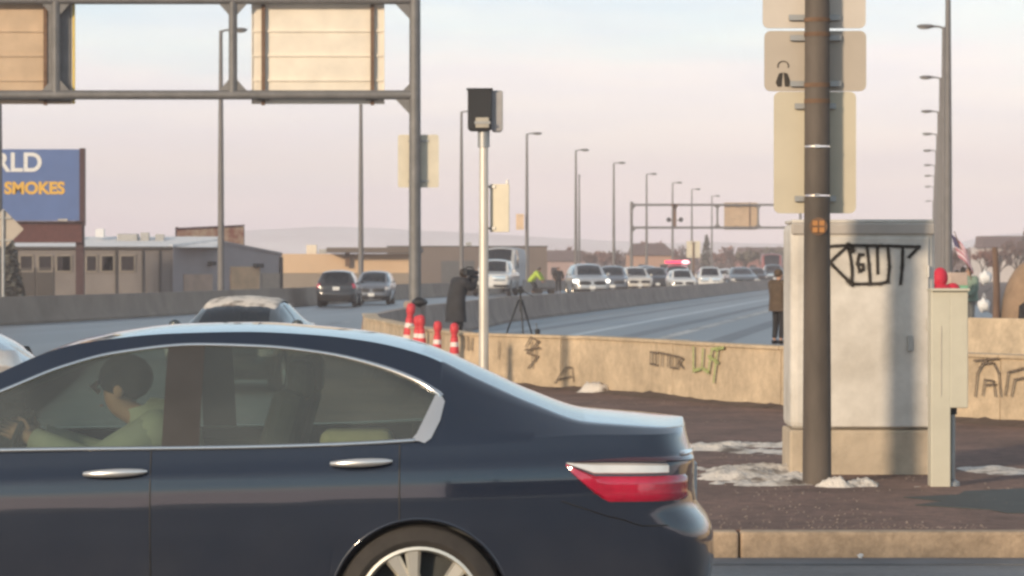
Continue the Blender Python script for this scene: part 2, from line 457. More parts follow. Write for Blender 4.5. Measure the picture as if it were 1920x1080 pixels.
tag(sweep(lft, JER).build('roadside_barrier', mat('roadside_concrete', (0.29, 0.235, 0.19), 0.92, var=0.2, scale=0.5, bump=0.2, bscale=9), smooth=30),
    'brown grey concrete barrier in front of the grey gabled building', 'barrier')
rgt = [(7.2, 57), (9.5, 53), (14, 47), (20, 40)]
tag(sweep(rgt, JER).build('shoulder_barrier', M_conc, smooth=30), 'tan concrete barrier behind the graffiti wall beside the pale pedestal', 'barrier')
rr = [(road_x(d) + 12.4, d) for d in range(75, 660, 10)]
tag(sweep(rr, JER).build('roadside_barrier', M_barr, smooth=30), 'concrete barrier along the far side of the empty lanes', 'barrier')

# near wall: one panel between each pair of joints
WALL = [(12.5, 20.5), (9.0, 25.3), (6.3, 29.7), (5.0, 32.2), (3.10, 35.8), (0.96, 41.3), (-0.65, 43.6), (-1.45, 48.5), (-2.42, 56.0), (-2.80, 62.6)]
wallt = empty('graffiti_wall', (0, 0, 0.0)); tag(wallt, 'low tan concrete wall with faded graffiti along the back of the island', 'wall')
WP = [(-0.11, 0.12), (-0.10, 0.805), (-0.13, 0.81), (-0.13, 0.845), (0.13, 0.845), (0.13, 0.81), (0.11, 0.805), (0.13, 0.12)]
def wall_split():
    segs = []
    for a, b in zip(WALL[:-1], WALL[1:]):
        a, b = Vector(a), Vector(b); L = (b - a).length
        n = max(1, round(L / 3.0))
        for i in range(n):
            segs.append((a + (b - a) * i / n, a + (b - a) * (i + 1) / n))
    return segs
for a, b in wall_split():
    t = (b - a).normalized() * 0.008
    dz = rnd.uniform(-0.006, 0.006)
    sweep([a + t, (a + b) / 2, b - t], WP, dz).build('wall_panel', M_conc, wallt, smooth=False)
def on_wall(px, py, off=0.14):
    """the point of the wall's street face seen at a photo pixel, just proud of the concrete"""
    k = (px - 960) / F
    for a, b in zip(WALL[:-1], WALL[1:]):
        a, b = Vector(a), Vector(b); t = (b - a).normalized(); nrm = Vector((t.y, -t.x))
        if nrm.y > 0: nrm = -nrm
        a2, b2 = a + nrm * off, b + nrm * off
        # a2 + s*(b2-a2): x = k*y
        e = b2 - a2; den = e.x - k * e.y
        if abs(den) < 1e-9: continue
        s = (k * a2.y - a2.x) / den
        if -0.02 <= s <= 1.02:
            p = a2 + e * s
            return Vector((p.x, p.y, wz(py, p.y)))
    return None
def strokes(name, polys, wpx, place, m, parent, nrm=Vector((0, -1, 0))):
    mb = MB()
    for poly in polys:
        pts = [place(*p) for p in poly]
        if any(p is None for p in pts): continue
        wd = wpx
        for i in range(len(pts) - 1):
            a, b = pts[i], pts[i + 1]
            t = (b - a)
            if t.length < 1e-6: continue
            t.normalize(); u = t.cross(nrm).normalized() * (wd / 2); e = t * wd * 0.45; q = nrm * (0.0006 * (i % 3))
            mb.add([a - u - e + q, a + u - e + q, b + u + e + q, b - u + e + q], [(0, 1, 2, 3)])
    o = mb.build(name, m, parent, smooth=False, weld=False)
    if not name.startswith('over'):
        strokes('overspray', polys, wpx * 1.9, lambda x, y: (lambda p: p - nrm * -0.003 if p is not None else None)(place(x, y)), over(m), o, nrm)
    return o
def over(m):
    k = m.name + '_overspray'
    if k in _m: return _m[k]
    q = m.copy(); q.name = k; t = q.node_tree; b = t.nodes['Principled BSDF']
    n = t.nodes.new('ShaderNodeTexNoise'); n.inputs['Scale'].default_value = 45; n.inputs['Detail'].default_value = 4
    c = t.nodes.new('ShaderNodeTexCoord'); t.links.new(c.outputs['Object'], n.inputs[0])
    mr = t.nodes.new('ShaderNodeMapRange'); mr.inputs[1].default_value = .35; mr.inputs[2].default_value = .75; mr.inputs[4].default_value = .3; t.links.new(n.outputs[0], mr.inputs[0]); t.links.new(mr.outputs[0], b.inputs['Alpha'])
    _m[k] = q
    return q
wn = Vector((-0.92, -0.39, 0))
lt = lambda x, y, s: [(x + a * s, y + b * s) for a, b in s_]
strokes('graffiti', [[(1219, 660), (1219, 682), (1231, 684), (1231, 661), (1219, 660)], [(1225, 663), (1225, 680)], [(1234, 661), (1246, 663)], [(1240, 662), (1240, 686)], [(1247, 664), (1257, 665)], [(1252, 664), (1252, 687)],
                     [(1258, 666), (1258, 689), (1268, 690), (1268, 668), (1258, 666)], [(1271, 690), (1271, 668), (1279, 672), (1273, 680), (1280, 690)]], 0.022, on_wall, M_inkb, wallt, wn)
strokes('graffiti', [[(1300, 652), (1300, 695), (1312, 692)], [(1318, 655), (1316, 690), (1328, 698), (1334, 660)], [(1334, 655), (1356, 652)], [(1345, 655), (1338, 715)], [(1328, 668), (1346, 680)]], 0.035, on_wall, M_inkg, wallt, wn)
strokes('graffiti', [[(985, 650), (995, 632), (1010, 640), (988, 662), (1008, 668), (990, 690)], [(995, 640), (998, 690)], [(1006, 640), (1003, 676)], [(984, 656), (1012, 652)]], 0.02, on_wall, M_inkb, wallt, wn)
strokes('graffiti', [[(935, 640), (934, 672)], [(1052, 636), (1051, 700)], [(1040, 718), (1052, 700), (1060, 690), (1070, 688)], [(1072, 690), (1076, 716)], [(1046, 712), (1070, 706)]], 0.018, on_wall, M_inkb, wallt, wn)
strokes('graffiti', [[(868, 634), (868, 652)], [(876, 632), (876, 655)], [(884, 634), (883, 655)]], 0.03, on_wall, M_inkb, wallt, wn)
strokes('graffiti', [[(1828, 742), (1832, 700), (1842, 682), (1862, 680), (1872, 700), (1876, 742)], [(1842, 740), (1846, 712), (1862, 714), (1866, 742)], [(1836, 690), (1852, 672)], [(1884, 740), (1890, 698), (1920, 690)], [(1896, 742), (1902, 712), (1920, 708)], [(1826, 676), (1870, 672)], [(1848, 722), (1866, 720)]],
        0.02, on_wall, M_inkb, wallt, wn)
# dirt banked along the wall's foot
mb = MB()
for a, b in zip(WALL[1:-1], WALL[2:]):
    a, b = Vector(a), Vector(b); t = (b - a).normalized(); nr = Vector((t.y, -t.x));
    if nr.y > 0: nr = -nr
    L = (b - a).length; n = int(L / 0.12); vs = []; fs = []
    for i in range(n + 1):
        p = a + (b - a) * i / n
        h = 0.02 + 0.10 * max(0, fbm(p.x * 1.7, p.y * 1.1, 3) - 0.36) + 0.09 * max(0, fbm(p.x * 7, p.y * 5, 9) - 0.5)
        wd = 0.2 + 1.3 * h
        for k, (o, q) in enumerate(((0.11, 1.0), (0.11 + wd * 0.3, 0.75), (0.11 + wd * 0.7, 0.25), (0.11 + wd, -0.05))):
            c = p + nr * o; vs.append((c.x, c.y, 0.146 + h * q))
        if i: fs += [((i - 1) * 4 + k, i * 4 + k, i * 4 + k + 1, (i - 1) * 4 + k + 1) for k in range(3)]
    mb.add(vs, fs)
tag(mb.build('dirt', mat('banked_dirt', (0.10, 0.07, 0.055), 0.95, var=0.35, scale=5, bump=0.6, bscale=40), smooth='all'), 'dark soil banked along the foot of the graffiti wall', None, None, 'stuff')

# snow left on the island
def snow(label, x0, x1, y0, y1, thr, hgt, z=0.147, step=0.03, seed=1, m=M_snow, sc=2.4, dome=1.0):
    mb = MB(); nx = int((x1 - x0) / step); ny = int((y1 - y0) / step); H = {}
    for i in range(nx + 1):
        for j in range(ny + 1):
            x = x0 + i * step; y = y0 + j * step
            u = 2 * i / nx - 1; v = 2 * j / ny - 1
            e = max(0, 1 - u * u) * max(0, 1 - v * v)
            h = fbm(x * sc, y * sc * 0.8, seed, 5) - thr - dome * 0.45 * (1 - math.sqrt(e))
            H[i, j] = h
    vs = []; idx = {}
    def vid(i, j):
        if (i, j) not in idx:
            h = H[i, j]
            idx[i, j] = len(vs)
            vs.append((x0 + i * step, y0 + j * step, z + 0.8 * min(hgt, max(-0.004, h * hgt * 4)) * (0.7 + 0.6 * hashn(i * .31, j * .27, seed))))
        return idx[i, j]
    fs = []
    for i in range(nx):
        for j in range(ny):
            if max(H[i, j], H[i + 1, j], H[i, j + 1], H[i + 1, j + 1]) > 0:
                fs.append((vid(i, j), vid(i + 1, j), vid(i + 1, j + 1), vid(i, j + 1)))
    if fs:
        o = mb.add(vs, fs).build('snow', m, smooth='all'); tag(o, label, None, None, 'stuff')
snow('dirty white snow bank behind the dark sedan, further strip', 1.4, 2.75, 26.6, 28.6, 0.36, 0.06, seed=3, step=0.035)
snow('dirty white snow crust beside the cabinet, nearer strip', 1.2, 2.4, 22.8, 25.3, 0.36, 0.07, seed=8, step=0.035)
snow('small heap of snow round the foot of the grey pole', 2.08, 2.66, 22.72, 23.25, 0.38, 0.10, seed=12, step=0.02, sc=5)
snow('thin snow strip in front of the grey cabinet', 2.65, 3.1, 22.75, 23.1, 0.34, 0.02, seed=15, step=0.02, sc=4)
snow('long thin snow strip on the island beyond the pale pedestal', 3.3, 4.6, 23.9, 25.2, 0.36, 0.025, seed=21, step=0.03)
snow('patch of snow against the foot of the graffiti wall', 0.75, 1.4, 40.2, 41.2, 0.36, 0.14, seed=31, step=0.04, sc=3)
_pp = [(3.95 + 1.22 * math.cos(t * 0.314) * (1 + 0.12 * math.sin(3 * t)), 21.35 + 1.2 * math.sin(t * 0.314) * (1 + 0.1 * math.cos(2 * t)), 0.142) for t in range(20)]  # irregular dark slab standing in for a shadow on the paving
tag(MB().prism(_pp, (0, 0, 0.012)).build('shadow_patch', mat('dark_patch', (0.05, 0.055, 0.052), 0.75, var=0.25, scale=6, bump=0.4, bscale=60), smooth=False), 'dark grey green painted shadow on the brown island before the pedestal', None, None, 'structure')
# gravel and grit on the island
mb = MB(); q = random.Random(11)
for i in range(3800):
    y = 19.15 + 22 * q.random() ** 2.2; x = q.uniform(-0.5, 6.0) if y < 26 else q.uniform(0.3, 3.4)
    if x > 9 - y * 0.15 or fbm(x * 1.1, y * .7, 14) < 0.44: continue
    s_ = q.uniform(.004, .013); p = Vector((x, y, 0.147 + s_ * .4)); a = q.uniform(0, 6.28)
    c1, s1 = math.cos(a), math.sin(a)
    mb.add([p + Vector((c1, s1, -.4)) * s_, p + Vector((-s1, c1, -.4)) * s_ * .8, p + Vector((-c1, -s1, -.4)) * s_, p + Vector((s1, -c1, -.4)) * s_ * .7, p + Vector((.2, .1, .5)) * s_], [(0, 1, 4), (1, 2, 4), (2, 3, 4), (3, 0, 4)])
tag(mb.build('gravel', mat('grit', (0.22, 0.17, 0.14), 0.9, var=.4, scale=3), smooth=False, weld=False), 'loose grit and small stones on the brown island', None, None, 'stuff')
# small litter
for k, (px, py, d) in enumerate([(1613, 1042, 18.75)]):
    tag(MB().ball((wx(px, d), d, 0.02), (0.018, 0.012, 0.014), 7, 5, lambda p: 0.3 * math.sin(7 * p.x + 3 * p.z)).build('snow_lump', M_snowc), 'tiny white lump of snow in the gutter below the kerb', 'snow lump')

# ------------------------------------------------------------------ street lamps
ORD = ['nearest', 'second', 'third', 'fourth', 'fifth', 'sixth', 'seventh', 'eighth', 'ninth', 'tenth', 'eleventh', 'twelfth']
lp = empty('street_lamp')
MB().tube([(0, 0, 0), (0, 0, 0.5), (0, 0, 6), (0, 0, 12.0)], [0.16, 0.15, 0.125, 0.075], 12).build('pole', M_lamp, lp, smooth=30)
MB().box((0, 0, 0.03), (0.5, 0.5, 0.06)).build('base_plate', M_lamp, lp, smooth=False)
MB().tube([(0, 0, 11.9), (0.15, 0, 12.0), (0.45, 0, 12.03), (0.62, 0, 12.03)], 0.045, 8).build('arm', M_lamp, lp, smooth=30)
MB().prism([(0.42, -0.14, 11.96), (0.42, 0.14, 11.96), (0.5, 0.18, 12.1), (0.5, -0.18, 12.1)], (0.02, 0, 0)).ball((0.78, 0, 12.02), (0.38, 0.17, 0.10), 12, 8).build('lamp_head', M_gant, lp)
MB().ball((0.82, 0, 11.95), (0.24, 0.12, 0.06), 10, 6).build('lens', M_clr, lp)
def lampline(ds, xf, rz, where, grp, first):
    global lp
    for i, d in enumerate(ds):
        o = lp if first and i == 0 else copy_tree(lp)
        o.location = (xf(d), d, 0); o.rotation_euler = (0, 0, rz)
        tag(o, 'tall grey street lamp, %s in the row %s' % (ORD[i], where), 'street lamp', grp)
lampline([105, 138, 172, 209, 243, 276.7, 310, 346, 381, 412, 450], lambda d: -3.3 + 0.1303 * (d - 209), 0.0, 'whose arms reach out over the stopped vehicles', 'street lamps along the stopped vehicles', True)
lampline([105, 136, 172, 209, 244, 278, 317, 353, 399, 483], lambda d: 0.62 + 0.1303 * d, math.pi, 'seen end on behind the grey cabinet', 'street lamps along the empty lanes', False)
tag(MB().tube([(0, 0, 0), (0, 0, 10.2)], [0.12, 0.06], 10).ball((0, 0, 10.2), 0.1, 8, 6).build('utility_or_added_pole', M_gant), 'thin dark pole without a lamp between the far street lamps', 'pole').location = (wx(1086, 290), 290, 0)

# ------------------------------------------------------------------ sign gantries
def gantry(name, loc, span, s, label, signs, lights, vert, m):
    """post at the origin, chords run towards -x * s"""
    g = empty(name, loc, 0, label, 'sign gantry')
    zb, zt = 5.95, 8.27
    for e in (0, span * s):
        MB().tube([(e, 0, -0.02), (e, 0, 0.3), (e, 0, 8.6)], [0.17, 0.15, 0.135], 16).build('post', m, g, smooth=30)
        MB().lathe([(0.28, 0), (0.28, 0.9), (0.24, 0.95), (0, 0.95)], 20, c=(e, 0, -0.02)).build('pedestal', M_barr, g, smooth=30)
    for z in (zb, zt):
        MB().tube([(0, 0, z), (span * s, 0, z)], 0.115, 14).build('chord', m, g, smooth=30)
        for k in (0.62,):
            MB().box((span * s * k, 0, z), (0.06, 0.4, 0.4)).build('flange', m, g, smooth=False)
    for x in vert:
        mb = MB().tube([(x, 0, zb), (x, 0, zt)], 0.105, 12)
        for z, q in ((zb, 1), (zt, -1)):
            mb.prism([(x - 0.36, -0.03, z + q * 0.08), (x + 0.36, -0.03, z + q * 0.08), (x + 0.11, -0.03, z + q * 0.36), (x - 0.11, -0.03, z + q * 0.36)], (0, 0.06, 0))
        mb.build('upright', m, g, smooth=30)
    for z, q in ((zb, -1), (zt, -1)):
        mb = MB().prism([(s * 0.1, -0.03, z + q * 0.08), (s * 0.5, -0.03, z + q * 0.08), (s * 0.1, -0.03, z + q * 0.5)], (0, 0.06, 0))
        mb.prism([(-s * 0.05, -0.03, z + 0.1), (s * 0.3, -0.03, z + 0.1), (s * 0.1, -0.03, z + 0.3)], (0, 0.06, 0)).build('gusset', m, g, smooth=False)
    return g
def back_sign(x0, x1, z0, z1, y, label, mpan, name='highway_sign', group=None, brackets=(0.09, 0.91), ribs=5, loc=(0, 0, 0)):
    t = empty(name, loc, 0, label, 'highway sign', group)
    W = x1 - x0; n = ribs; h = (z1 - z0) / n
    for k in range(n):
        MB().box(((x0 + x1) / 2, y, z0 + h * (k + 0.5)), (W, 0.03, h - 0.008)).build('panel', mpan, t, smooth=False)
        MB().box(((x0 + x1) / 2, y - 0.035, z0 + h * (k + 0.97)), (W - 0.06, 0.04, 0.05)).build('stiffener', mpan, t, smooth=False)
    for b in brackets:
        x = x0 + W * b
        MB().box((x, y - 0.1, (z0 + z1) / 2 + 0.02), (0.09, 0.07, z1 - z0 + 0.1)).build('bracket', M_brkt, t, smooth=False)
        MB().box((x, y - 0.17, z0 + 0.12), (0.3, 0.1, 0.07)).build('bracket_foot', M_blk, t, smooth=False)
    for sx in (x0 + 0.012, x1 - 0.012):
        MB().box((sx, y - 0.012, (z0 + z1) / 2), (0.024, 0.075, z1 - z0)).build('edge_trim', M_signb, t, smooth=False)
    return t
D1 = 78.0
gx = wx(778, D1)
gantry('sign_gantry', (gx, D1, 0), 19, -1, 'grey steel sign gantry whose round post rises behind the red and white posts', None, None, [wx(437, D1) - gx, wx(105, D1) - gx, -13.0, -16.3], M_gant)
back_sign(wx(470, D1), wx(720, D1), 5.74, 8.75, D1 + 0.33, 'pale cream back of a large highway sign on the near gantry, between the two uprights', M_signb, group='highway sign backs on the near gantry')
t = back_sign(-15.4, wx(133, D1), 5.74, 8.75, D1 + 0.33, 'tan back of the highway sign behind the far upright of the near gantry', mat('tan_sign_back', (0.52, 0.38, 0.25), 0.7, var=0.12, scale=2), brackets=(0.1, 0.86), group='highway sign backs on the near gantry')
MB().box((wx(108, D1), D1 + 0.26, 7.25), (0.56, 0.05, 2.9)).build('shadow_strip', M_gant, t, smooth=False)  # dark strip imitating the upright's shadow on the sign back
MB().box((wx(134, D1) + .02, D1 + 0.33, 7.25), (0.05, 0.09, 3.0)).build('yellow_edge', mat('yellow_edging', (0.75, 0.55, 0.12), 0.6), t, smooth=False)
def post_sign(name, x, y, w_, z0, z1, label, m, rnd_=0.06, cat='sign', split=False, rz=0.0, thick=0.02, straps=2, rad=0.12):
    t = empty(name, (x, y, 0), rz, label, cat)
    def rrect(a, b):
        pts = []
        for cx, cz, a0 in ((b - rnd_, z1 - rnd_, 0), (a + rnd_, z1 - rnd_, 90), (a + rnd_, z0 + rnd_, 180), (b - rnd_, z0 + rnd_, 270)):
            for k in range(5):
                an = R(a0 + k * 22.5); pts.append((cx + rnd_ * math.cos(an), 0, cz + rnd_ * math.sin(an)))
        return pts
    MB().prism(rrect(-w_ / 2, w_ / 2), (0, thick, 0)).build('sign_plate', m, t, smooth=False)
    for k in range(straps):
        z = z0 + (z1 - z0) * (0.12 + 0.76 * k / max(1, straps - 1))
        MB().box((0, -0.02, z), (w_ * 0.5, 0.03, 0.04)).build('mounting_bar', M_gal, t, smooth=False)
    return t
post_sign('road_sign', wx(784, D1), D1 + 0.2, 1.0, 3.70, 4.99, 'pale yellowish back of a square sign strapped behind the near gantry post', M_signb2)
# sack at the post's foot
tag(MB().ball((wx(786, 77.3), 77.35, 0.92), (0.19, 0.2, 0.12), 14, 10, lambda p: 0.12 * math.sin(5 * p.x + 2) * math.cos(4 * p.y) - 0.1 * p.z).build('sandbag', M_blk), 'dark bag lying on the barrier at the foot of the gantry post', 'bag')

D2 = 326.0
g2x = wx(1184, D2)
gantry('sign_gantry', (g2x, D2, 0), 17.2, 1, 'distant thin grey sign gantry spanning the stopped vehicles', None, None, [wx(1345, D2) - g2x, 12.9], M_gant)
back_sign(wx(1358, D2), wx(1421, D2), 5.75, 8.5, D2 + 0.33, 'tan back of the small highway sign on the distant gantry', mat('tan_sign_back', (0.5, 0.36, 0.2)), brackets=(0.76,))
t = empty('lane_signal', (wx(1265, D2), D2 - 0.25, 0), 0, 'dark lane signal with two lamp heads hung on the distant gantry', 'signal')
MB().box((0, 0, 7.2), (0.28, 0.2, 2.3)).build('mast', M_brkt, t, smooth=False)
for sx in (-0.62, 0.62):
    MB().box((sx * 0.6, 0, 6.7), (0.7, 0.08, 0.08)).build('arm', M_brkt, t, smooth=False)
    MB().ball((sx, -0.05, 6.75), (0.24, 0.2, 0.24), 10, 8).build('signal_head', M_blk, t)
MB().prism([(-0.45, -0.1, 8.35), (0.45, -0.1, 8.35), (0.1, -0.1, 7.8), (-0.1, -0.1, 7.8)], (0, 0.2, 0)).build('hanger', M_brkt, t, smooth=False)
post_sign('road_sign', wx(975, 242.5), 242.6, 0.6, 4.7, 5.9, 'small orange tinted sign catching the sun on a street lamp pole', mat('orange_sign', (0.72, 0.52, 0.34), 0.6))
t = post_sign('road_sign', wx(1300, 290), 290, 1.25, 2.75, 4.25, 'yellowish square sign on a brown post behind the red emergency light bar', M_signb2)
MB().box((0, -0.06, 2.1), (0.14, 0.09, 4.2)).build('post', M_brkt, t, smooth=False)

# ------------------------------------------------------------------ ramp signal on its silver pole
DS = 40.0
t = empty('traffic_signal', (wx(907, DS), DS, 0.146), 0, 'silver pole carrying a black box signal head with a grey side', 'traffic signal')
MB().tube([(0, 0, 0), (0, 0, 3.32)], [0.062, 0.056], 20).build('pole', mat('bright_galvanised', (0.62, 0.57, 0.50), 0.42, 0.35, var=0.12, scale=5, stretch=(1, 1, 0.3)), t, smooth=40)
MB().lathe([(0.16, 0), (0.16, 0.03), (0.1, 0.12), (0.07, 0.2)], 20).build('base', M_gal, t, smooth=30)
MB().tube([(0, 0, 3.08), (0, 0, 3.28)], 0.075, 18).build('collar', M_gal, t, smooth=30)
zc = 3.54
def rbox(x0, x1, z0, z1, y0, y1, r=0.05):
    pts = []
    for cx, cz, a0, rr_ in ((x1 - r, z1 - 0.02, 0, 0.02), (x0 + r, z1 - 0.02, 90, 0.02), (x0 + r, z0 + r, 180, r), (x1 - r, z0 + r, 270, r)):
        for k in range(5):
            an = R(a0 + 22.5 * k); pts.append((cx + (r if rr_ == r else r) * math.cos(an), y0, cz + rr_ * math.sin(an)))
    return MB().prism(pts, (0, y1 - y0, 0))
rbox(-0.20, 0.10, zc - 0.26, zc + 0.26, -0.12, 0.10).build('signal_head', M_blk, t, smooth=False, bevel=0.012)
rbox(0.09, 0.24, zc - 0.265, zc + 0.25, -0.03, 0.24).build('side_housing', mat('grey_housing', (0.34, 0.33, 0.33), 0.6), t, smooth=False, bevel=0.012)
MB().box((-0.05, -0.01, zc + 0.262), (0.33, 0.24, 0.02)).build('visor', M_blk, t, smooth=False)
MB().box((-0.015, -0.14, zc - 0.16), (0.17, 0.05, 0.13)).build('mounting_box', mat('dull_cream', (0.42, 0.38, 0.31), 0.7), t, smooth=False, bevel=0.012)
MB().box((-0.015, -0.168, zc - 0.16), (0.2, 0.02, 0.03)).build('strap', M_gal, t, smooth=False)
t = empty('road_sign', (wx(937, DS), DS + 0.05, 0), R(-18), 'small pale green grey sign clamped beside the silver pole', 'sign')
MB().box((0, 0, wz(390, DS)), (0.25, 0.02, 0.60)).build('sign_plate', M_signb2, t, smooth=False, bevel=0.004)
for z in (wz(350, DS), wz(428, DS)):
    MB().box((-0.13, -0.01, z), (0.16, 0.04, 0.03)).build('clamp', M_gal, t, smooth=False)
MB().box((0.1, -0.005, wz(341, DS)), (0.025, 0.03, 0.05)).build('bolt', M_gal, t, smooth=False)

# ------------------------------------------------------------------ traffic posts
M_org = mat('red_post_plastic', (0.60, 0.05, 0.065), 0.6, var=0.25, scale=9)
M_wb = mat('white_reflective_band', (0.74, 0.62, 0.58), 0.5, var=0.15, scale=9)
tp = empty('channelizer_post')
MB().lathe([(0.2, 0), (0.2, 0.03), (0.1, 0.07), (0.08, 0.09)], 24).build('base', M_blk, tp, smooth=30)
ys = [0.09, 0.20, 0.28, 0.38, 0.46, 0.55, 0.61, 0.67]
for k in range(7):
    r0 = 0.080 - 0.0045 * k
    MB().tube([(0, 0, ys[k]), (0, 0, ys[k + 1])], [r0, r0 - 0.005], 20).build('band', M_wb if k % 2 else M_org, tp, smooth=30)
MB().lathe([(0.046, 0.67), (0.040, 0.695), (0.042, 0.72), (0.055, 0.745), (0.058, 0.80), (0.046, 0.845), (0, 0.865)], 20).build('knob', M_org, tp, smooth='all')
for k, (px, d, sc, tilt, lab) in enumerate([(852, 41.5, 1.0, 0, 'red and white striped post closest to the silver signal pole'),
        (817, 43.0, 1.0, 2, 'red and white striped post, second from the silver pole and a little shorter'),
        (793, 45.2, 1.06, -2, 'red and white post tucked just beside its twin under the gantry post'),
        (781, 46.2, 1.03, 1, 'red and white post overlapping its twin, on the side of the leaning post'),
        (758, 48.5, 1.22, 6, 'tall leaning red and white post beside the gantry post')]):
    o = tp if k == 0 else copy_tree(tp)
    o.location = (wx(px, d), d, 0.146); o.scale = (sc, sc, sc); o.rotation_euler = (0, R(tilt), 0)
    tag(o, lab, 'traffic post', 'red and white posts along the graffiti wall')

# ------------------------------------------------------------------ big pole with sign backs
DP = 23.1
t = empty('steel_pole', (wx(1532, DP), DP, 0.14), 0, 'thick dark grey metal pole standing in front of the grey cabinet', 'pole')
M_pole = mat('brown_grey_pole_steel', (0.10, 0.080, 0.064), 0.7, 0.0, var=0.4, scale=3, stretch=(1, 1, 0.25), bump=0.15, bscale=30)
MB().tube([(0, 0, 0), (0, 0, 2.0), (0, 0, 4.6)], [0.105, 0.094, 0.086], 28).build('shaft', M_pole, t, smooth=40)
for py in (38, 65, 160, 190):
    MB().tube([(0, 0, wz(py, DP) - 0.155), (0, 0, wz(py, DP) - 0.125)], 0.0945, 28).build('strap', M_brkt, t, smooth=40)
for py in (275, 367):
    MB().tube([(0, 0, wz(py, DP) - 0.146), (0, 0, wz(py, DP) - 0.134)], 0.098, 28).build('bright_strap', M_chr, t, smooth=40)
    MB().box((-0.01, -0.1, wz(py, DP) - 0.14), (0.04, 0.025, 0.02)).build('buckle', M_chr, t, smooth=False)
# small orange tag with four squares
cz = wz(425, DP) - 0.14
M_tag = mat('orange_tag', (0.45, 0.2, 0.06), 0.6)
tg = MB().lathe([(0.0, -0.102), (0.065, -0.102), (0.065, -0.098), (0.0, -0.098)], 24, 'Y', (0.0, 0, cz)).build('tag', M_brkt, t, smooth=30)
for a in (-0.024, 0.024):
    for b in (-0.024, 0.024):
        MB().box((a, -0.106, cz + b), (0.036, 0.005, 0.036)).build('reflector', M_tag, tg, smooth=False)
def pole_sign(x0, x1, y0, y1, off, label, m):
    xc = (x0 + x1) / 2
    return post_sign('road_sign', wx(xc, DP + off), DP + off, (x1 - x0) / F * (DP + off), wz(y1, DP + off), wz(y0, DP + off), label, m, 0.045)
M_sb3 = mat('warm_grey_sign_back', (0.46, 0.40, 0.33), 0.6, var=0.06, scale=3)
pole_sign(1430, 1623, -110, 53, 0.13, 'topmost blank sign back on the thick grey pole, cut by the frame', mat('pale_sign_back', (0.58, 0.52, 0.45), 0.6, var=0.06, scale=3))
sg = pole_sign(1433, 1624, 58, 171, 0.13, 'blank sign back with a small black sticker on the thick pole', M_sb3)
pole_sign(1451, 1605, 172, 400, 0.13, 'tall blank sign back, lowest on the thick grey pole', mat('yellow_grey_sign_back', (0.56, 0.50, 0.38), 0.6, var=0.06, scale=3))
# sticker: ring over two dark lobes
sx0 = wx(1468, DP + 0.13) - sg.location.x
k = (DP + 0.13) / F
mb = MB()
zs = wz(124, DP + 0.13)
ring = [(sx0 + 10 * k * math.cos(R(a)), -0.004, zs + 9 * k * math.sin(R(a))) for a in range(-20, 201, 20)]
mb.tube(ring, 0.004, 6)
for s_ in (-1, 1):
    zz = wz(147, DP + 0.13)
    mb.prism([(sx0 + s_ * 1 * k, -0.006, zz + 11 * k), (sx0 + s_ * 8 * k, -0.006, zz + 9 * k), (sx0 + s_ * 14 * k, -0.006, zz - 8 * k), (sx0 + s_ * 10 * k, -0.006, zz - 16 * k), (sx0 + s_ * 3 * k, -0.006, zz - 15 * k)], (0, 0.004, 0))
mb.build('sticker', M_ink, sg, smooth=False)

# ------------------------------------------------------------------ signal cabinet
DC = 24.2
kc = DC / F
t = empty('signal_cabinet', (wx(1618, DC), DC, 0.14), 0, 'tall grey metal roadside cabinet with black sprayed letters', 'cabinet')
M_cab = mat('cabinet_aluminium', (0.50, 0.46, 0.40), 0.75, 0.0, scale=1.7, detail=9, bump=0.06, bscale=5, var=.05, col2=(0.66, 0.62, 0.56), thr=(.34, .6), fine=0.08, fscale=9)
M_cab2 = mat('cabinet_grey_band', (0.44, 0.40, 0.36), 0.75, 0.0, var=0.12, scale=3)
M_base = mat('cabinet_plinth_concrete', (0.47, 0.385, 0.285), 0.9, var=0.25, scale=2.5, bump=0.3)
hw = 137 * kc
ztop, zpl = wz(418, DC) - 0.14, wz(806, DC) - 0.14
MB().box((0, 0.34, zpl / 2 - 0.01), (2 * hw, 0.70, zpl + 0.02)).build('plinth', M_base, t, smooth=False, bevel=0.02)
MB().box((0, 0.34, (zpl + ztop) / 2), (2 * hw - 0.012, 0.68, ztop - zpl)).build('body', M_cab, t, smooth=False, bevel=0.055)
zd0, zd1 = zpl + 0.02, wz(445, DC) - 0.14
MB().box((0.12, -0.006, (zd0 + zd1) / 2), (2 * hw - 0.35, 0.03, zd1 - zd0)).build('door', M_cab, t, smooth=False, bevel=0.012)
MB().box((0, 0.0, (zd1 + ztop) / 2 + 0.01), (2 * hw - 0.02, 0.04, ztop - zd1 - 0.02)).build('top_band', M_cab2, t, smooth=False, bevel=0.015)
MB().box((0, 0.33, ztop + 0.012), (2 * hw - 0.03, 0.66, 0.03)).build('lid', M_cab, t, smooth=False, bevel=0.014)
MB().box((hw - 0.2, -0.03, 1.0), (0.035, 0.03, 0.12)).build('door_lock', M_gal, t, smooth=False, bevel=0.006)
for z in (0.6, 1.1, 1.5):
    MB().tube([(hw - 0.06, -0.03, z), (hw - 0.06, -0.03, z + 0.09)], 0.012, 8).build('hinge', M_gal, t, smooth=30)
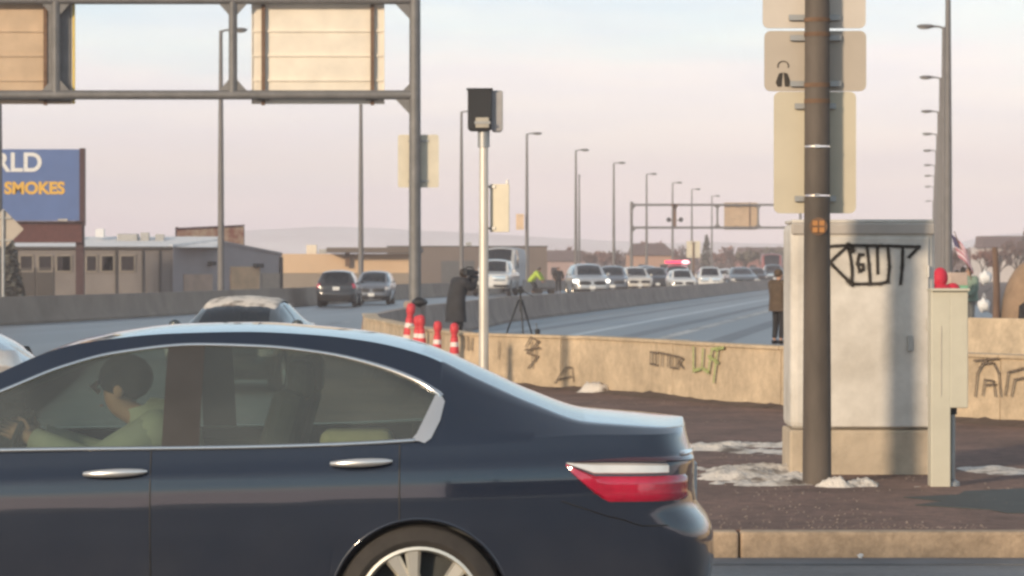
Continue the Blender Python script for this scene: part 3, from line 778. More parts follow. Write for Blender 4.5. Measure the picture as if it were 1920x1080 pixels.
# the lettering on the door
cabp = lambda px, py: Vector((wx(px, DC) - wx(1618, DC), -0.027, wz(py, DC) - 0.14))
strokes('graffiti', [[(1540, 463), (1590, 460), (1650, 461), (1722, 463), (1704, 482)], [(1590, 460), (1555, 492), (1560, 497), (1596, 533)], [(1590, 460), (1597, 500), (1597, 533)], [(1596, 533), (1650, 532), (1664, 528), (1667, 500), (1664, 463)],
      [(1625, 462), (1629, 500), (1631, 532)], [(1618, 478), (1610, 478), (1607, 495), (1611, 508), (1618, 506), (1617, 496), (1613, 496)], [(1644, 464), (1645, 512)], [(1692, 464), (1691, 500), (1688, 532)]], 0.023, cabp, M_ink, t)
strokes('graffiti', [[(1589, 461), (1597, 470), (1597, 462)], [(1598, 533), (1592, 528)]], 0.035, cabp, M_ink, t)

# pale pedestal
DQ = 22.85
t = empty('meter_pedestal', (wx(1764, DQ), DQ, 0.146), 0, 'narrow pale green metal pedestal with a side box next to the cabinet', 'pedestal')
M_ped = mat('pale_green_enamel', (0.53, 0.50, 0.40), 0.5, 0.0, var=0.08, scale=3)
kq = DQ / F
MB().box((0, 0.08, 0.70), (37 * kq, 0.18, 1.41)).build('column', M_ped, t, smooth=False, bevel=0.008)
zb_, zt_ = wz(765, DQ) - 0.146, wz(546, DQ) - 0.146
MB().box((34 * kq, 0.09, (zb_ + zt_) / 2), (34 * kq, 0.2, zt_ - zb_)).build('side_box', M_ped, t, smooth=False, bevel=0.008)
MB().box((17 * kq, 0.08, zt_ + 0.01), (73 * kq, 0.24, 0.02)).build('lid', M_ped, t, smooth=False, bevel=0.006)
MB().tube([(25 * kq, 0.08, 0.0), (25 * kq, 0.08, zb_)], 0.02, 14).build('conduit', M_gal, t, smooth=30)
MB().tube([(25 * kq, 0.08, zb_ - 0.05), (25 * kq, 0.08, zb_)], 0.032, 14).build('fitting', M_blk, t, smooth=30)
MB().lathe([(0.055, 0), (0.05, 0.03), (0.02, 0.05)], 14, c=(25 * kq, 0.08, 0)).build('foot', M_gal, t, smooth=30)
MB().box((0.002, -0.013, 0.9), (0.004, 0.004, 0.5)).build('seam', M_cab2, t, smooth=False)

# ------------------------------------------------------------------ vehicles
def cf(v): return v if callable(v) else pchip([p[0] for p in v], [p[1] for p in v])
def lin(pts):
    xs = [p[0] for p in pts]; ys = [p[1] for p in pts]
    return lambda v: float(np.interp(v, xs, ys))
class Shell:
    """A car body as smooth surfaces: local x runs to the rear, -y and +y are the sides."""
    def __init__(s, sp, nx, nz, nt):
        s.sp = sp; s.nx, s.nz, s.nt = nx, nz, nt
        s.zc, s.zb, s.ye, s.Wx = cf(sp['zc']), cf(sp['zb']), cf(sp['ye']), cf(sp['wx'])
        s.ze = cf(sp['ze']) if 'ze' in sp else (lambda x: s.zb(x) + (s.zc(x) - s.zb(x)) * 0.9 - 0.012)
        s.prof = lin(sp['prof']); s.crz = sp.get('crease', lambda x: 0.0)
        s.xr, s.xf = lin(sp['xr']), lin(sp['xf'])
        s.L0, s.L1 = sp['L']; s.sR = s.L1 - sp.get('rr', 0.45); s.sF = s.L0 + sp.get('rf', 0.55); s.n = sp.get('n', 3.2)
        s.zwt = cf(sp['zwt']) if 'zwt' in sp else (lambda x: s.ze(x) - 0.055)
        s.zwb = cf(sp['zwb']) if 'zwb' in sp else (lambda x: s.zb(x) + 0.02)
        s.wheels, s.wr, s.ar, s.wz = sp['wheels'], sp['wr'], sp['ar'], sp.get('wz', sp['wr'])
    def Y(s, x, z): return s.Wx(x) + s.prof(z - s.crz(x))
    def ew(s, t): return math.sin(t) ** (2 / s.n) if t > 0 else 0.0, max(0.0, math.cos(t)) ** (2 / s.n)
    def side(s, c, z):
        k, v = c
        if k == 'x': return Vector((v, -s.Y(v, z), z))
        e, q = s.ew(v)
        if k == 'r': return Vector((s.sR + e * (s.xr(z) - s.sR), -q * s.Y(s.sR, z), z))
        return Vector((s.sF + e * (s.xf(z) - s.sF), -q * s.Y(s.sF, z), z))
    def xn(s, c):
        k, v = c
        if k == 'x': return v, 1.0
        e, q = s.ew(v)
        return (s.sR + e * (s.L1 - s.sR), q) if k == 'r' else (s.sF + e * (s.L0 - s.sF), q)
    def gh(s, c, z):
        """a point of the glasshouse side at height z"""
        x, q = s.xn(c); zb, ze = s.zb(x), max(s.ze(x), s.zb(x) + 0.004)
        b = s.side(c, zb); f = min(1, max(0, (z - zb) / (ze - zb)))
        yb, ye = -b.y, s.ye(x) * q
        ye = min(ye, yb)
        return Vector((b.x, -(yb + (ye - yb) * f + 0.05 * (ze - zb) * math.sin(math.pi * f)), z))
    def roof(s, c, u):
        x, q = s.xn(c); ze = max(s.ze(x), s.zb(x) + 0.004); zc = max(s.zc(x), ze + 0.002)
        e = s.gh(c, ze)
        return Vector((e.x, e.y * (1 - u), ze + (zc - ze) * (1 - (1 - u) ** s.sp.get('crown', 2.3))))
    def cols(s):
        sp = s.sp
        xs = set(round(s.sF + (s.sR - s.sF) * i / s.nx, 4) for i in range(s.nx + 1))
        ex = []
        for a, b in sp['windows']: ex += [a, b]
        ex += list(sp['windshield']) + list(sp['backglass']) + list(sp.get('doors', []))
        for wxc in s.wheels:
            ex += [wxc - s.ar * math.cos(math.pi * k / 16) for k in range(17)]
        ex = [e for e in ex if s.sF < e < s.sR]
        xs = sorted([x for x in xs if all(abs(x - e) > 0.006 for e in ex) or x in (round(s.sF, 4), round(s.sR, 4))] + ex)
        xs2 = []
        for x in xs:
            if not xs2 or x - xs2[-1] > 1e-4: xs2.append(x)
        T = [(i / s.nt) * math.pi / 2 for i in range(1, s.nt + 1)]
        return [('f', t) for t in reversed(T)] + [('x', x) for x in xs2] + [('r', t) for t in T]
    def zlow(s, c):
        z0 = s.sp.get('zlow', 0.2)
        if c[0] == 'x':
            for wxc in s.wheels:
                d = abs(c[1] - wxc)
                if d < s.ar: z0 = max(z0, s.wz + math.sqrt(max(0, s.ar ** 2 - d * d)))
        return z0
    def build(s):
        """returns {key: [quads of Vectors]} for one side (y<0)"""
        sp = s.sp; C = s.cols(); Q = {}
        A = []; G = []; Rf = []
        nw = sp.get('nw', 4); nr = sp.get('nr', 7)
        wins = sp['windows']
        for c in C:
            x, q = s.xn(c); zb = s.zb(x); zl = min(s.zlow(c), zb - 0.02)
            zsp = s.wz + s.ar + 0.012; n1 = s.nz // 2     # rows above the wheel arches run level
            if zb > zsp + 0.06: zr_ = [zl + (zsp - zl) * i / n1 for i in range(n1)] + [zsp + (zb - zsp) * i / (s.nz - n1) for i in range(s.nz - n1 + 1)]
            else: zr_ = [zl + (zb - zl) * i / s.nz for i in range(s.nz + 1)]
            A.append([s.side(c, z) for z in zr_])
            ze = max(s.ze(x), zb + 0.004)
            lo, hi = wins[0][0], wins[-1][1]
            if lo - 1e-6 <= x <= hi + 1e-6 and c[0] == 'x':
                wb, wt = s.zwb(x), max(s.zwt(x), s.zwb(x) + 1e-3)
                wt = min(wt, ze - 0.004)
            else: wb, wt = zb + 0.2 * (ze - zb), zb + 0.8 * (ze - zb)
            zs = [zb] + [wb + (wt - wb) * i / nw for i in range(nw + 1)] + [ze]
            G.append([s.gh(c, z) for z in zs])
            Rf.append([s.roof(c, i / nr) for i in range(nr + 1)])
        def put(k, q): Q.setdefault(k, []).append(q)
        doors = sp.get('doors', [])
        for i in range(len(C) - 1):
            xm = (s.xn(C[i])[0] + s.xn(C[i + 1])[0]) / 2
            mid = C[i][0] == 'x' and C[i + 1][0] == 'x'
            dk = 'body'
            if mid:
                for k in range(len(doors) - 1):
                    if doors[k] < xm < doors[k + 1]: dk = 'door%d' % k
            for j in range(s.nz): put(dk, (A[i][j], A[i + 1][j], A[i + 1][j + 1], A[i][j + 1]))
            n = len(G[i]) - 1
            for j in range(n):
                k = 'body'
                if mid and 1 <= j < n - 1:
                    for a_, (a, b) in enumerate(wins):
                        if a < xm < b: k = 'win%d' % a_
                    if k == 'body' and wins[0][0] < xm < wins[-1][1]: k = 'pillar'
                put(k, (G[i][j], G[i + 1][j], G[i + 1][j + 1], G[i][j + 1]))
            for j in range(nr):
                k = 'body'
                if j >= 1:
                    if sp['windshield'][0] < xm < sp['windshield'][1]: k = 'windshield'
                    if sp['backglass'][0] < xm < sp['backglass'][1]: k = 'backglass'
                put(k, (Rf[i][j], Rf[i + 1][j], Rf[i + 1][j + 1], Rf[i][j + 1]))
        s.C = C
        return Q
    def patch(s, end, c0, c1, zlo, zhi, off=0.008, n=14, m=5, side=-1):
        """a lamp-like skin on the body; c<0 counts metres along the side from the corner, c>0 the corner's angle"""
        def col(c):
            if c <= 0: return ('x', s.sR + c if end == 'r' else s.sF - c)
            return (end, min(c, math.pi / 2 - 1e-3))
        mb = MB(); vs = []; fs = []
        zl, zh = (zlo if callable(zlo) else lambda c: zlo), (zhi if callable(zhi) else lambda c: zhi)
        for i in range(n + 1):
            c = c0 + (c1 - c0) * i / n
            for j in range(m + 1):
                z = zl(c) + (zh(c) - zl(c)) * j / m
                p = s.side(col(c), z); d = s.side(col(c + 0.01), z) - s.side(col(c - 0.01), z)
                if end == 'f': d = -d
                nr = Vector((d.y, -d.x, 0)); nr = nr.normalized() if nr.length > 1e-9 else Vector((0, -1, 0))
                f = 1.0 if 0 < j < m and 0 < i < n else -0.4
                p = p + nr * off * f
                vs.append((p.x, p.y * (1 if side < 0 else -1), p.z))
        for i in range(n):
            for j in range(m):
                a = i * (m + 1) + j
                fs.append((a, a + m + 1, a + m + 2, a + 1))
        return mb.add(vs, fs)
def quads(qs, sides=(-1, 1), inset=0.0):
    mb = MB()
    for sd in sides:
        for q in qs:
            vs = [(p.x, p.y * (1 if sd < 0 else -1), p.z) for p in q]
            mb.add(vs, [(0, 1, 2, 3)] if sd < 0 else [(3, 2, 1, 0)])
    return mb
def wheel(parent, x, y, r, wd, side, spokes=5, fine=False, rimr=None, mrim=None, rot=0.0):
    """side -1: outer face towards -y"""
    rimr = rimr or r * 0.72
    n = 56 if fine else 20
    o = empty('wheel', (x, y, r)) ; o.parent = parent
    def h(v): return v * (-side) * -1
    yo = side * wd / 2
    f = lambda v: yo - side * v
    MB().lathe([(rimr, f(0.012)), (rimr + 0.012, f(0.0)), (rimr + 0.3 * (r - rimr), f(-0.006)), (r - 0.028, f(0.004)), (r - 0.008, f(0.018)), (r, f(0.045)), (r, f(wd - 0.045)), (r - 0.03, f(wd)), (rimr, f(wd - 0.01))], n, 'Y', cap=False).build('tyre', M_rub, o, smooth=35)
    mb = MB().lathe([(rimr + 0.002, f(0.012)), (rimr - 0.012, f(0.010)), (rimr - 0.022, f(0.03)), (rimr - 0.03, f(wd * 0.7))], n, 'Y', cap=False)
    m = mrim or M_rim
    for k in range(spokes):
        a = rot + 2 * math.pi * k / spokes
        for dlt in ((-0.16, 0.16) if fine else (0,)):
            ca, sa = math.cos(a), math.sin(a)
            def pt(rad, tan, dep): return (ca * rad - sa * tan, f(dep), sa * rad + ca * tan)
            w0, w1 = (0.024, 0.036) if fine else (0.04, 0.05)
            t1 = dlt * rimr * 1.15
            prof = [(0.05, dlt * 0.1, w0), (rimr * 0.55, t1 * 0.42, w0), (rimr - 0.016, t1, w1)]
            vs = []; fs = []
            for (rd, tn, hw_) in prof:
                d = 0.022 + 0.018 * (1 - rd / rimr)
                vs += [pt(rd, tn - hw_, d + 0.012), pt(rd, tn - hw_ * 0.6, d), pt(rd, tn + hw_ * 0.6, d), pt(rd, tn + hw_, d + 0.012), pt(rd, tn, d + 0.06)]
            for i in range(2):
                fs += [(i * 5 + q, i * 5 + (q + 1) % 5, (i + 1) * 5 + (q + 1) % 5, (i + 1) * 5 + q) for q in range(5)]
            fs += [(4, 3, 2, 1, 0), (10, 11, 12, 13, 14)]
            mb.add(vs, fs)
    mb.lathe([(0.0, f(0.028)), (0.05, f(0.03)), (0.062, f(0.045)), (0.062, f(0.1))], 20, 'Y', cap=False)
    mb.build('rim', m, o, smooth=30)
    MB().lathe([(0.0, f(wd * 0.55)), (rimr - 0.02, f(wd * 0.551))], n, 'Y', cap=False).build('brake_disc', mat('brake_iron', (0.06, 0.05, 0.045), 0.6, 0.5), o, smooth=False)
    return o

def vehicle(name, label, cat, sp, paint, group=None, fine=False, nx=44, nz=9, nt=7, gl=None, rimmat=None, bare=False):
    t = empty(name, (0, 0, 0), 0, label, cat, group)
    sh = Shell(sp, nx, nz, nt); Q = sh.build(); t['shell'] = 0
    gl = gl or G_far
    body = quads(Q['body']).build('body', paint, t, smooth=38)
    if 'pillar' in Q:
        for sd in (-1, 1): quads(Q['pillar'], (sd,)).build('pillar', mat('pillar_trim', (0.045, 0.043, 0.042), 0.55) if fine else M_blk, t, smooth=38)
    quads(Q['windshield']).build('windshield', gl, t, smooth=60)
    if 'backglass' in Q: quads(Q['backglass']).build('back_window', G_back if fine else gl, t, smooth=60)
    drs = {}
    for sd in (-1, 1):
        for k in range(6):
            if 'door%d' % k in Q: drs[k, sd] = quads(Q['door%d' % k], (sd,)).build('door', paint, t, smooth=38)
        for k in range(6):
            if 'win%d' % k in Q:
                quads(Q['win%d' % k], (sd,)).build('window', gl, drs.get((k, sd), t), smooth=60)
    # floor, wheel wells, cabin
    L0, L1 = sh.L0, sh.L1
    zl = sp.get('zlow', 0.2); W = sh.Wx(0)
    MB().box(((L0 + L1) / 2, 0, zl + 0.04), (L1 - L0 - 1.0, 2 * W - 0.3, 0.05)).build('underbody', M_dark, t, smooth=False)
    for x in sh.wheels:
        for sd in (-1, 1):
            n = 18; vs = []; fs = []
            for k in range(n + 1):
                a = math.pi * (k / n) * 1.24 - math.pi * 0.12
                for yy in (W - 0.035, W - 0.42):
                    vs.append((x + (sh.ar - 0.004) * math.cos(a), sd * yy, sh.wz + (sh.ar - 0.004) * math.sin(a)))
                if k: fs.append((2 * k - 2, 2 * k, 2 * k + 1, 2 * k - 1))
            c = len(vs); vs.append((x, sd * (W - 0.42), sh.wz))
            for k in range(n): fs.append((c, 2 * k + 1, 2 * k + 3))
            MB().add(vs, fs).build('wheel_well', M_dark, t, smooth=False)
            wheel(t, x, sd * (W - 0.015 - 0.108), sh.wr, 0.216, sd, 5, fine, sp.get('rimr'), rimmat, rot=sp.get('rot', 0.3))
    # lamps, grille, plates
    for sd in (-1, 1):
        if 'tail' in sp:
            c0, c1, z0, z1 = sp['tail']
            sh.patch('r', c0, c1, z0, z1, 0.012, side=sd).build('tail_light', M_red, t, smooth=50)
        if 'head' in sp:
            c0, c1, z0, z1 = sp['head']
            sh.patch('f', c0, c1, z0, z1, 0.012, side=sd).build('headlight', M_clr, t, smooth=50)
        zm = sh.zwb(sp['windows'][0][0] + 0.15)
        MB().ball((sp['windows'][0][0] + 0.16, sd * (W + 0.08), zm + 0.08), (0.055, 0.10, 0.07), 10, 8).box((sp['windows'][0][0] + 0.15, sd * (W - 0.03), zm + 0.03), (0.05, 0.12, 0.03)).build('mirror', paint, t)
    if 'grille' in sp:
        z0, z1 = sp['grille']
        mb = sh.patch('f', 0.95, 1.57, z0, z1, 0.01, side=-1); mb2 = sh.patch('f', 0.95, 1.57, z0, z1, 0.01, side=1)
        mb.add(mb2.v, mb2.f).build('grille', sp.get('grillem', M_blk), t, smooth=50)
    for end, x, z in (('r', sh.xr, sp.get('platez', 0.72)), ('f', sh.xf, sp.get('fplatez', 0.45))):
        q = x(z); s_ = 1 if end == 'r' else -1
        MB().box((q + s_ * 0.012, 0, z), (0.012, 0.31, 0.16)).build('licence_plate', M_plate, t, smooth=False)
    for end in (() if fine else ('r', 'f')):
        mb = sh.patch(end, 0.15, 1.57, zl + 0.02, zl + 0.17, 0.01, side=-1); m2 = sh.patch(end, 0.15, 1.57, zl + 0.02, zl + 0.17, 0.01, side=1)
        mb.add(m2.v, m2.f).build('bumper_trim', M_blk, t, smooth=50)
    if not fine and not bare:
        x0, x1 = sp['windshield'][1], sp['windows'][-1][1]
        zz = sh.zb((x0 + x1) / 2)
        mb = MB().box(((x0 + x1) / 2 - 0.2, 0, zz - 0.12), (x1 - x0 + 0.5, 2 * W - 0.3, 0.1))
        for xx in (x0 + 0.75, x0 + 1.35):
            for yy in (-0.38, 0.38): mb.box((xx, yy, zz + 0.06), (0.13, 0.46, 0.34)).box((xx + 0.03, yy, zz + 0.28), (0.09, 0.25, 0.16))
        mb.build('seats', M_dark, t, smooth=False)
    t.pop('shell') if 'shell' in t else None
    return t, sh
PROF = [(0.15, -0.09), (0.3, -0.045), (0.45, -0.02), (0.6, -0.004), (0.75, 0), (0.88, -0.008), (0.9, -0.012), (1.0, -0.05), (1.3, -0.08)]
SEDAN = dict(L=(-2.40, 2.40), zc=[(-2.4, .62), (-2.2, .74), (-1.8, .85), (-1.15, .98), (-.45, 1.30), (0, 1.43), (.4, 1.46), (.8, 1.43), (1.15, 1.36), (1.55, 1.18), (1.85, 1.06), (2.2, 1.04), (2.4, .98)],
             zb=[(-2.4, .60), (-2.2, .70), (-1.8, .80), (-1.15, .92), (0, .95), (1.5, 1.0), (2.2, 1.0), (2.4, .95)],
             ye=[(-2.4, .7), (-1.15, .68), (-.4, .60), (.4, .57), (1.2, .58), (1.85, .7), (2.4, .7)], wx=[(-2.4, .84), (-1.8, .89), (-1, .91), (1, .91), (2, .89)],
             prof=PROF, xr=[(.2, 2.32), (.45, 2.4), (.62, 2.4), (.72, 2.33), (1.05, 2.30)], xf=[(.2, -2.32), (.45, -2.40), (.6, -2.36), (.75, -2.25)],
             windows=[(-.85, .12), (.22, 1.3)], windshield=(-1.12, -.3), backglass=(1.2, 1.82), wheels=(-1.45, 1.3), wr=.325, ar=.37, doors=[-.95, .17, 1.2],
             tail=(-.2, 1.0, .74, .92), head=(-.25, .95, .55, .70), grille=(.45, .62))
SUV = dict(L=(-2.30, 2.30), zc=[(-2.3, .80), (-2.15, .95), (-1.6, 1.06), (-1.15, 1.12), (-.5, 1.52), (-.1, 1.68), (.4, 1.71), (1.5, 1.69), (1.95, 1.63), (2.12, 1.40), (2.22, 1.10), (2.3, 1.0)],
           zb=[(-2.3, .78), (-2.15, .90), (-1.6, 1.0), (-1.1, 1.05), (0, 1.07), (1.5, 1.10), (2.1, 1.08), (2.3, .98)],
           ye=[(-2.3, .75), (-1.15, .72), (-.4, .66), (.4, .63), (1.5, .63), (2.3, .68)], wx=[(-2.3, .86), (-1.8, .91), (-1, .93), (1, .93), (2, .92)],
           prof=[(a + 0.1, b) for a, b in PROF], xr=[(.25, 2.24), (.5, 2.3), (.7, 2.3), (.8, 2.24), (1.1, 2.20)], xf=[(.25, -2.22), (.5, -2.30), (.8, -2.26), (.95, -2.15)],
           windows=[(-.85, .12), (.22, 1.05), (1.15, 1.75)], windshield=(-1.1, -.28), backglass=(1.98, 2.2), wheels=(-1.4, 1.35), wr=.36, ar=.41, zlow=.26, rr=.38, rf=.5, n=4.0, doors=[-.95, .17, 1.1],
           tail=(-.12, .8, .86, 1.10), head=(-.22, .95, .74, .90), grille=(.62, .82), platez=.86, fplatez=.5)
PICK = dict(L=(-2.9, 2.9), zc=[(-2.9, 1.0), (-2.8, 1.12), (-2.2, 1.2), (-1.55, 1.26), (-1.0, 1.66), (-.6, 1.88), (-.2, 1.92), (.7, 1.91), (.95, 1.8), (1.08, 1.3), (1.2, 1.26), (2.8, 1.26), (2.9, 1.2)],
            zb=[(-2.9, .98), (-2.75, 1.08), (-2.2, 1.13), (-1.5, 1.18), (0, 1.2), (1.1, 1.22), (2.9, 1.18)], ye=[(-2.9, .85), (-1.5, .8), (-.8, .72), (.5, .7), (1.0, .72), (1.2, .9), (2.9, .9)],
            wx=[(-2.9, .95), (-2, 1.0), (1, 1.0), (2.9, .99)], prof=[(a + .2, b) for a, b in PROF], xr=[(.4, 2.88), (.6, 2.9), (.75, 2.9), (.8, 2.84), (1.3, 2.83)], xf=[(.4, -2.84), (.6, -2.9), (1.1, -2.88), (1.2, -2.8)],
            windows=[(-1.2, -.2), (-.1, .85)], windshield=(-1.5, -.72), backglass=(.97, 1.07), wheels=(-1.85, 1.8), wr=.40, ar=.47, zlow=.42, rr=.3, rf=.42, n=5.0, doors=[-1.3, -.15, .95],
            tail=(-.05, .7, .95, 1.22), head=(-.15, .85, .88, 1.08), grille=(.78, 1.06), grillem=M_chr, platez=.66, fplatez=.6)
TRUCK = dict(L=(-3.2, 3.6), zc=[(-3.2, 1.75), (-3.1, 1.9), (-2.75, 2.95), (-2.5, 3.22), (-2.2, 3.26), (3.5, 3.26), (3.6, 3.2)], zb=[(-3.2, 1.7), (-3.0, 1.74), (3.6, 1.74)],
             ye=[(-3.2, .98), (-2.4, 1.06), (3.6, 1.08)], wx=[(-3.2, 1.05), (-2.4, 1.12), (3.6, 1.13)], prof=[(0, -.04), (.6, -.01), (.9, 0), (1.8, 0), (3, 0)],
             xr=[(.5, 3.58), (1.7, 3.58)], xf=[(.5, -3.2), (1.0, -3.22), (1.75, -3.15)], windows=[(-2.55, -1.5)], windshield=(-3.08, -2.62), backglass=(3.7, 3.8), wheels=(-2.1, 2.2), wr=.48, ar=.55, zlow=.5,
             rr=.15, rf=.3, n=6.0, head=(-.05, .7, .85, 1.1), grille=(.95, 1.5), platez=.8, fplatez=.65, nr=5)
def paintm(name, c, metal=0.3, rough=0.32): return mat(name, c, rough, metal, var=0.06, coat=0.8)
FACE = math.atan2(-1, -0.1303) + math.pi         # local -x points back towards the camera side
AWAY = FACE + math.pi
def park(spec, px, d, rz, name, label, cat, paint, group=None, sc=1.0, **kw):
    t, sh = vehicle(name, label, cat, spec, paint, group, **kw)
    t.location = (wx(px, d), d, 0.004); t.rotation_euler = (0, 0, rz); t.scale = (sc, sc, sc)
    return t, sh
# heading towards the camera: -x -> (-0.13,-1)
TOW = math.atan2(1.0, 0.1303)
AWY = TOW + math.pi
GV = 'vehicles stopped on the far lanes'
M_silver = paintm('silver_paint', (0.46, 0.47, 0.48), 0.4)
M_white = paintm('white_paint', (0.70, 0.69, 0.66), 0.0)
M_char = paintm('charcoal_paint', (0.012, 0.011, 0.012), 0.0)
M_grey = paintm('grey_paint', (0.16, 0.17, 0.19), 0.4)
M_cream = paintm('cream_paint', (0.62, 0.57, 0.50), 0.0)
M_dkg = paintm('dark_green_grey_paint', (0.045, 0.055, 0.055))
M_redp = paintm('dull_red_paint', (0.28, 0.07, 0.06), 0.0)
park(SUV, 637, 146, AWY + R(6), 'suv', 'black SUV seen from behind with red tail lights and a pale rear plate', 'SUV', M_char, GV, .97)
park(SUV, 703, 156, TOW + R(5), 'suv', 'grey SUV facing the camera, tucked beside the black SUV', 'SUV', M_grey, GV, .95)
park(PICK, 930, 206, TOW + R(2), 'pickup_truck', 'white pickup truck facing the camera behind the silver signal pole', 'pickup truck', M_white, GV, 1.22)
park(TRUCK, 946, 226, TOW + R(1), 'box_truck', 'tall pale truck with a dark windscreen right behind the white pickup', 'truck', mat('pale_truck_paint', (0.42, 0.43, 0.44), 0.5), GV)
park(SUV, 1101, 196, TOW + R(13), 'suv', 'silver SUV with a bright headlight beside the person in black', 'SUV', M_silver, GV, 1.2)
_hl = [c for c in bpy.data.objects if c.name.startswith('headlight')][-2:]
for c in _hl: c.data.materials[0] = mat('lit_headlight', (0.8, 0.8, 0.75), 0.3, emit=((1.0, 0.95, 0.85), 2.2))
park(SUV, 1148, 216, TOW + R(6), 'suv', 'grey SUV half hidden behind the silver SUV', 'SUV', M_grey, GV, 1.14)
park(SUV, 1190, 234, TOW + R(14), 'suv', 'cream white SUV standing askew behind the grey SUV', 'SUV', M_cream, GV, 1.10)
park(SUV, 1228, 250, TOW + R(10), 'suv', 'dark SUV between the cream SUV and the white SUV', 'SUV', M_char, GV, 1.1)
park(SUV, 1211, 292, TOW + R(8), 'suv', 'pale SUV showing only its roof between the cream and the dark SUV', 'SUV', M_silver, GV, 1.2)
park(SEDAN, 1361, 322, TOW + R(8), 'car', 'white car peeping out past the white pickup', 'car', M_white, GV, 1.2)
park(SUV, 1418, 338, TOW + R(8), 'suv', 'dark SUV squeezed between the green grey car and the dark pickup', 'SUV', M_char, GV, 1.1)
t, sh = park(SUV, 1270, 264, TOW + R(4), 'emergency_vehicle', 'dark emergency vehicle with a glowing red light bar on its roof', 'emergency vehicle', M_char, GV, 1.22)
MB().box((0.3, 0, 1.76), (0.3, 1.35, 0.06)).build('light_bar_base', M_blk, t, smooth=False)
MB().box((0.3, 0.12, 1.88), (0.34, 1.45, 0.2)).build('light_bar', mat('red_beacon', (0.7, 0.02, 0.06), 0.3, emit=((1.0, 0.05, 0.12), 1.6)), t, smooth=False, bevel=0.05)
MB().ball((0.2, -0.55, 1.88), (0.22, 0.3, 0.14), 10, 8).build('beacon', mat('pink_beacon', (0.9, 0.3, 0.35), 0.3, emit=((1.0, 0.45, 0.5), 2.0)), t)
park(SUV, 1277, 226, TOW + R(10), 'suv', 'white SUV in front of the red emergency light bar', 'SUV', M_white, GV, 1.0)
park(PICK, 1330, 246, TOW + R(6), 'pickup_truck', 'white pickup under the yellowish square sign', 'pickup truck', M_white, GV, 0.98)
park(SEDAN, 1389, 274, TOW + R(10), 'car', 'dark green grey car beyond the two white SUVs', 'car', M_dkg, GV, 1.3)
park(PICK, 1449, 352, TOW + R(6), 'pickup_truck', 'dark pickup in front of the dull red fire truck', 'pickup truck', M_dkg, GV, 1.16)
park(TRUCK, 1446, 385, TOW + R(4), 'fire_truck', 'dull red fire truck rising behind the dark pickup', 'truck', M_redp, GV, 1.1)
t, sh = park(SEDAN, 457, 46.0, R(88), 'car', 'dark car with a snowy roof just beyond the roof of the navy sedan', 'car', M_dkg, None, .89, nx=70, nz=12, nt=9, gl=G_back)
t.rotation_euler.z = TOW + R(2)
# crust of snow on that roof
mb = MB(); vs = []; fs = []; nu, nv = 44, 14
for i in range(nu + 1):
    for j in range(nv + 1):
        y = -0.60 + 1.2 * i / nu; x = -0.42 + 1.35 * j / nv
        e = 0.15 * (fbm(i * 0.35, 2.0, 4) - 0.5)
        if j == 0: x -= 0.04 + e
        zr = sh.ze(x) + (sh.zc(x) - sh.ze(x)) * (1 - (abs(y) / 0.62) ** 2.3)
        edge = min(1, min(i, nu - i, j, nv - j) / 1.5)
        vs.append((x, y, zr - 0.01 + edge * (0.005 + 0.05 * fbm(x * 5, y * 6, 3))))
for i in range(nu):
    for j in range(nv):
        a = i * (nv + 1) + j; fs.append((a, a + nv + 1, a + nv + 2, a + 1))
o = mb.add(vs, fs).build('snow', M_snow, None, smooth='all'); o.location = t.location; o.rotation_euler = t.rotation_euler; o.scale = t.scale
tag(o, 'lumpy crust of old snow on the roof of the dark car beyond the sedan', None, None, 'stuff')
t, sh = park(SEDAN, 45, 28, R(0), 'car', 'silver car whose nose just enters the frame beyond the navy sedan', 'car', M_silver, None, nx=60, nz=10, nt=9)
t.location = (wx(47, 28) - 2.4, 28.6, 0.0); t.rotation_euler.z = R(184); t.scale = (1.02, 1.02, 1.42)

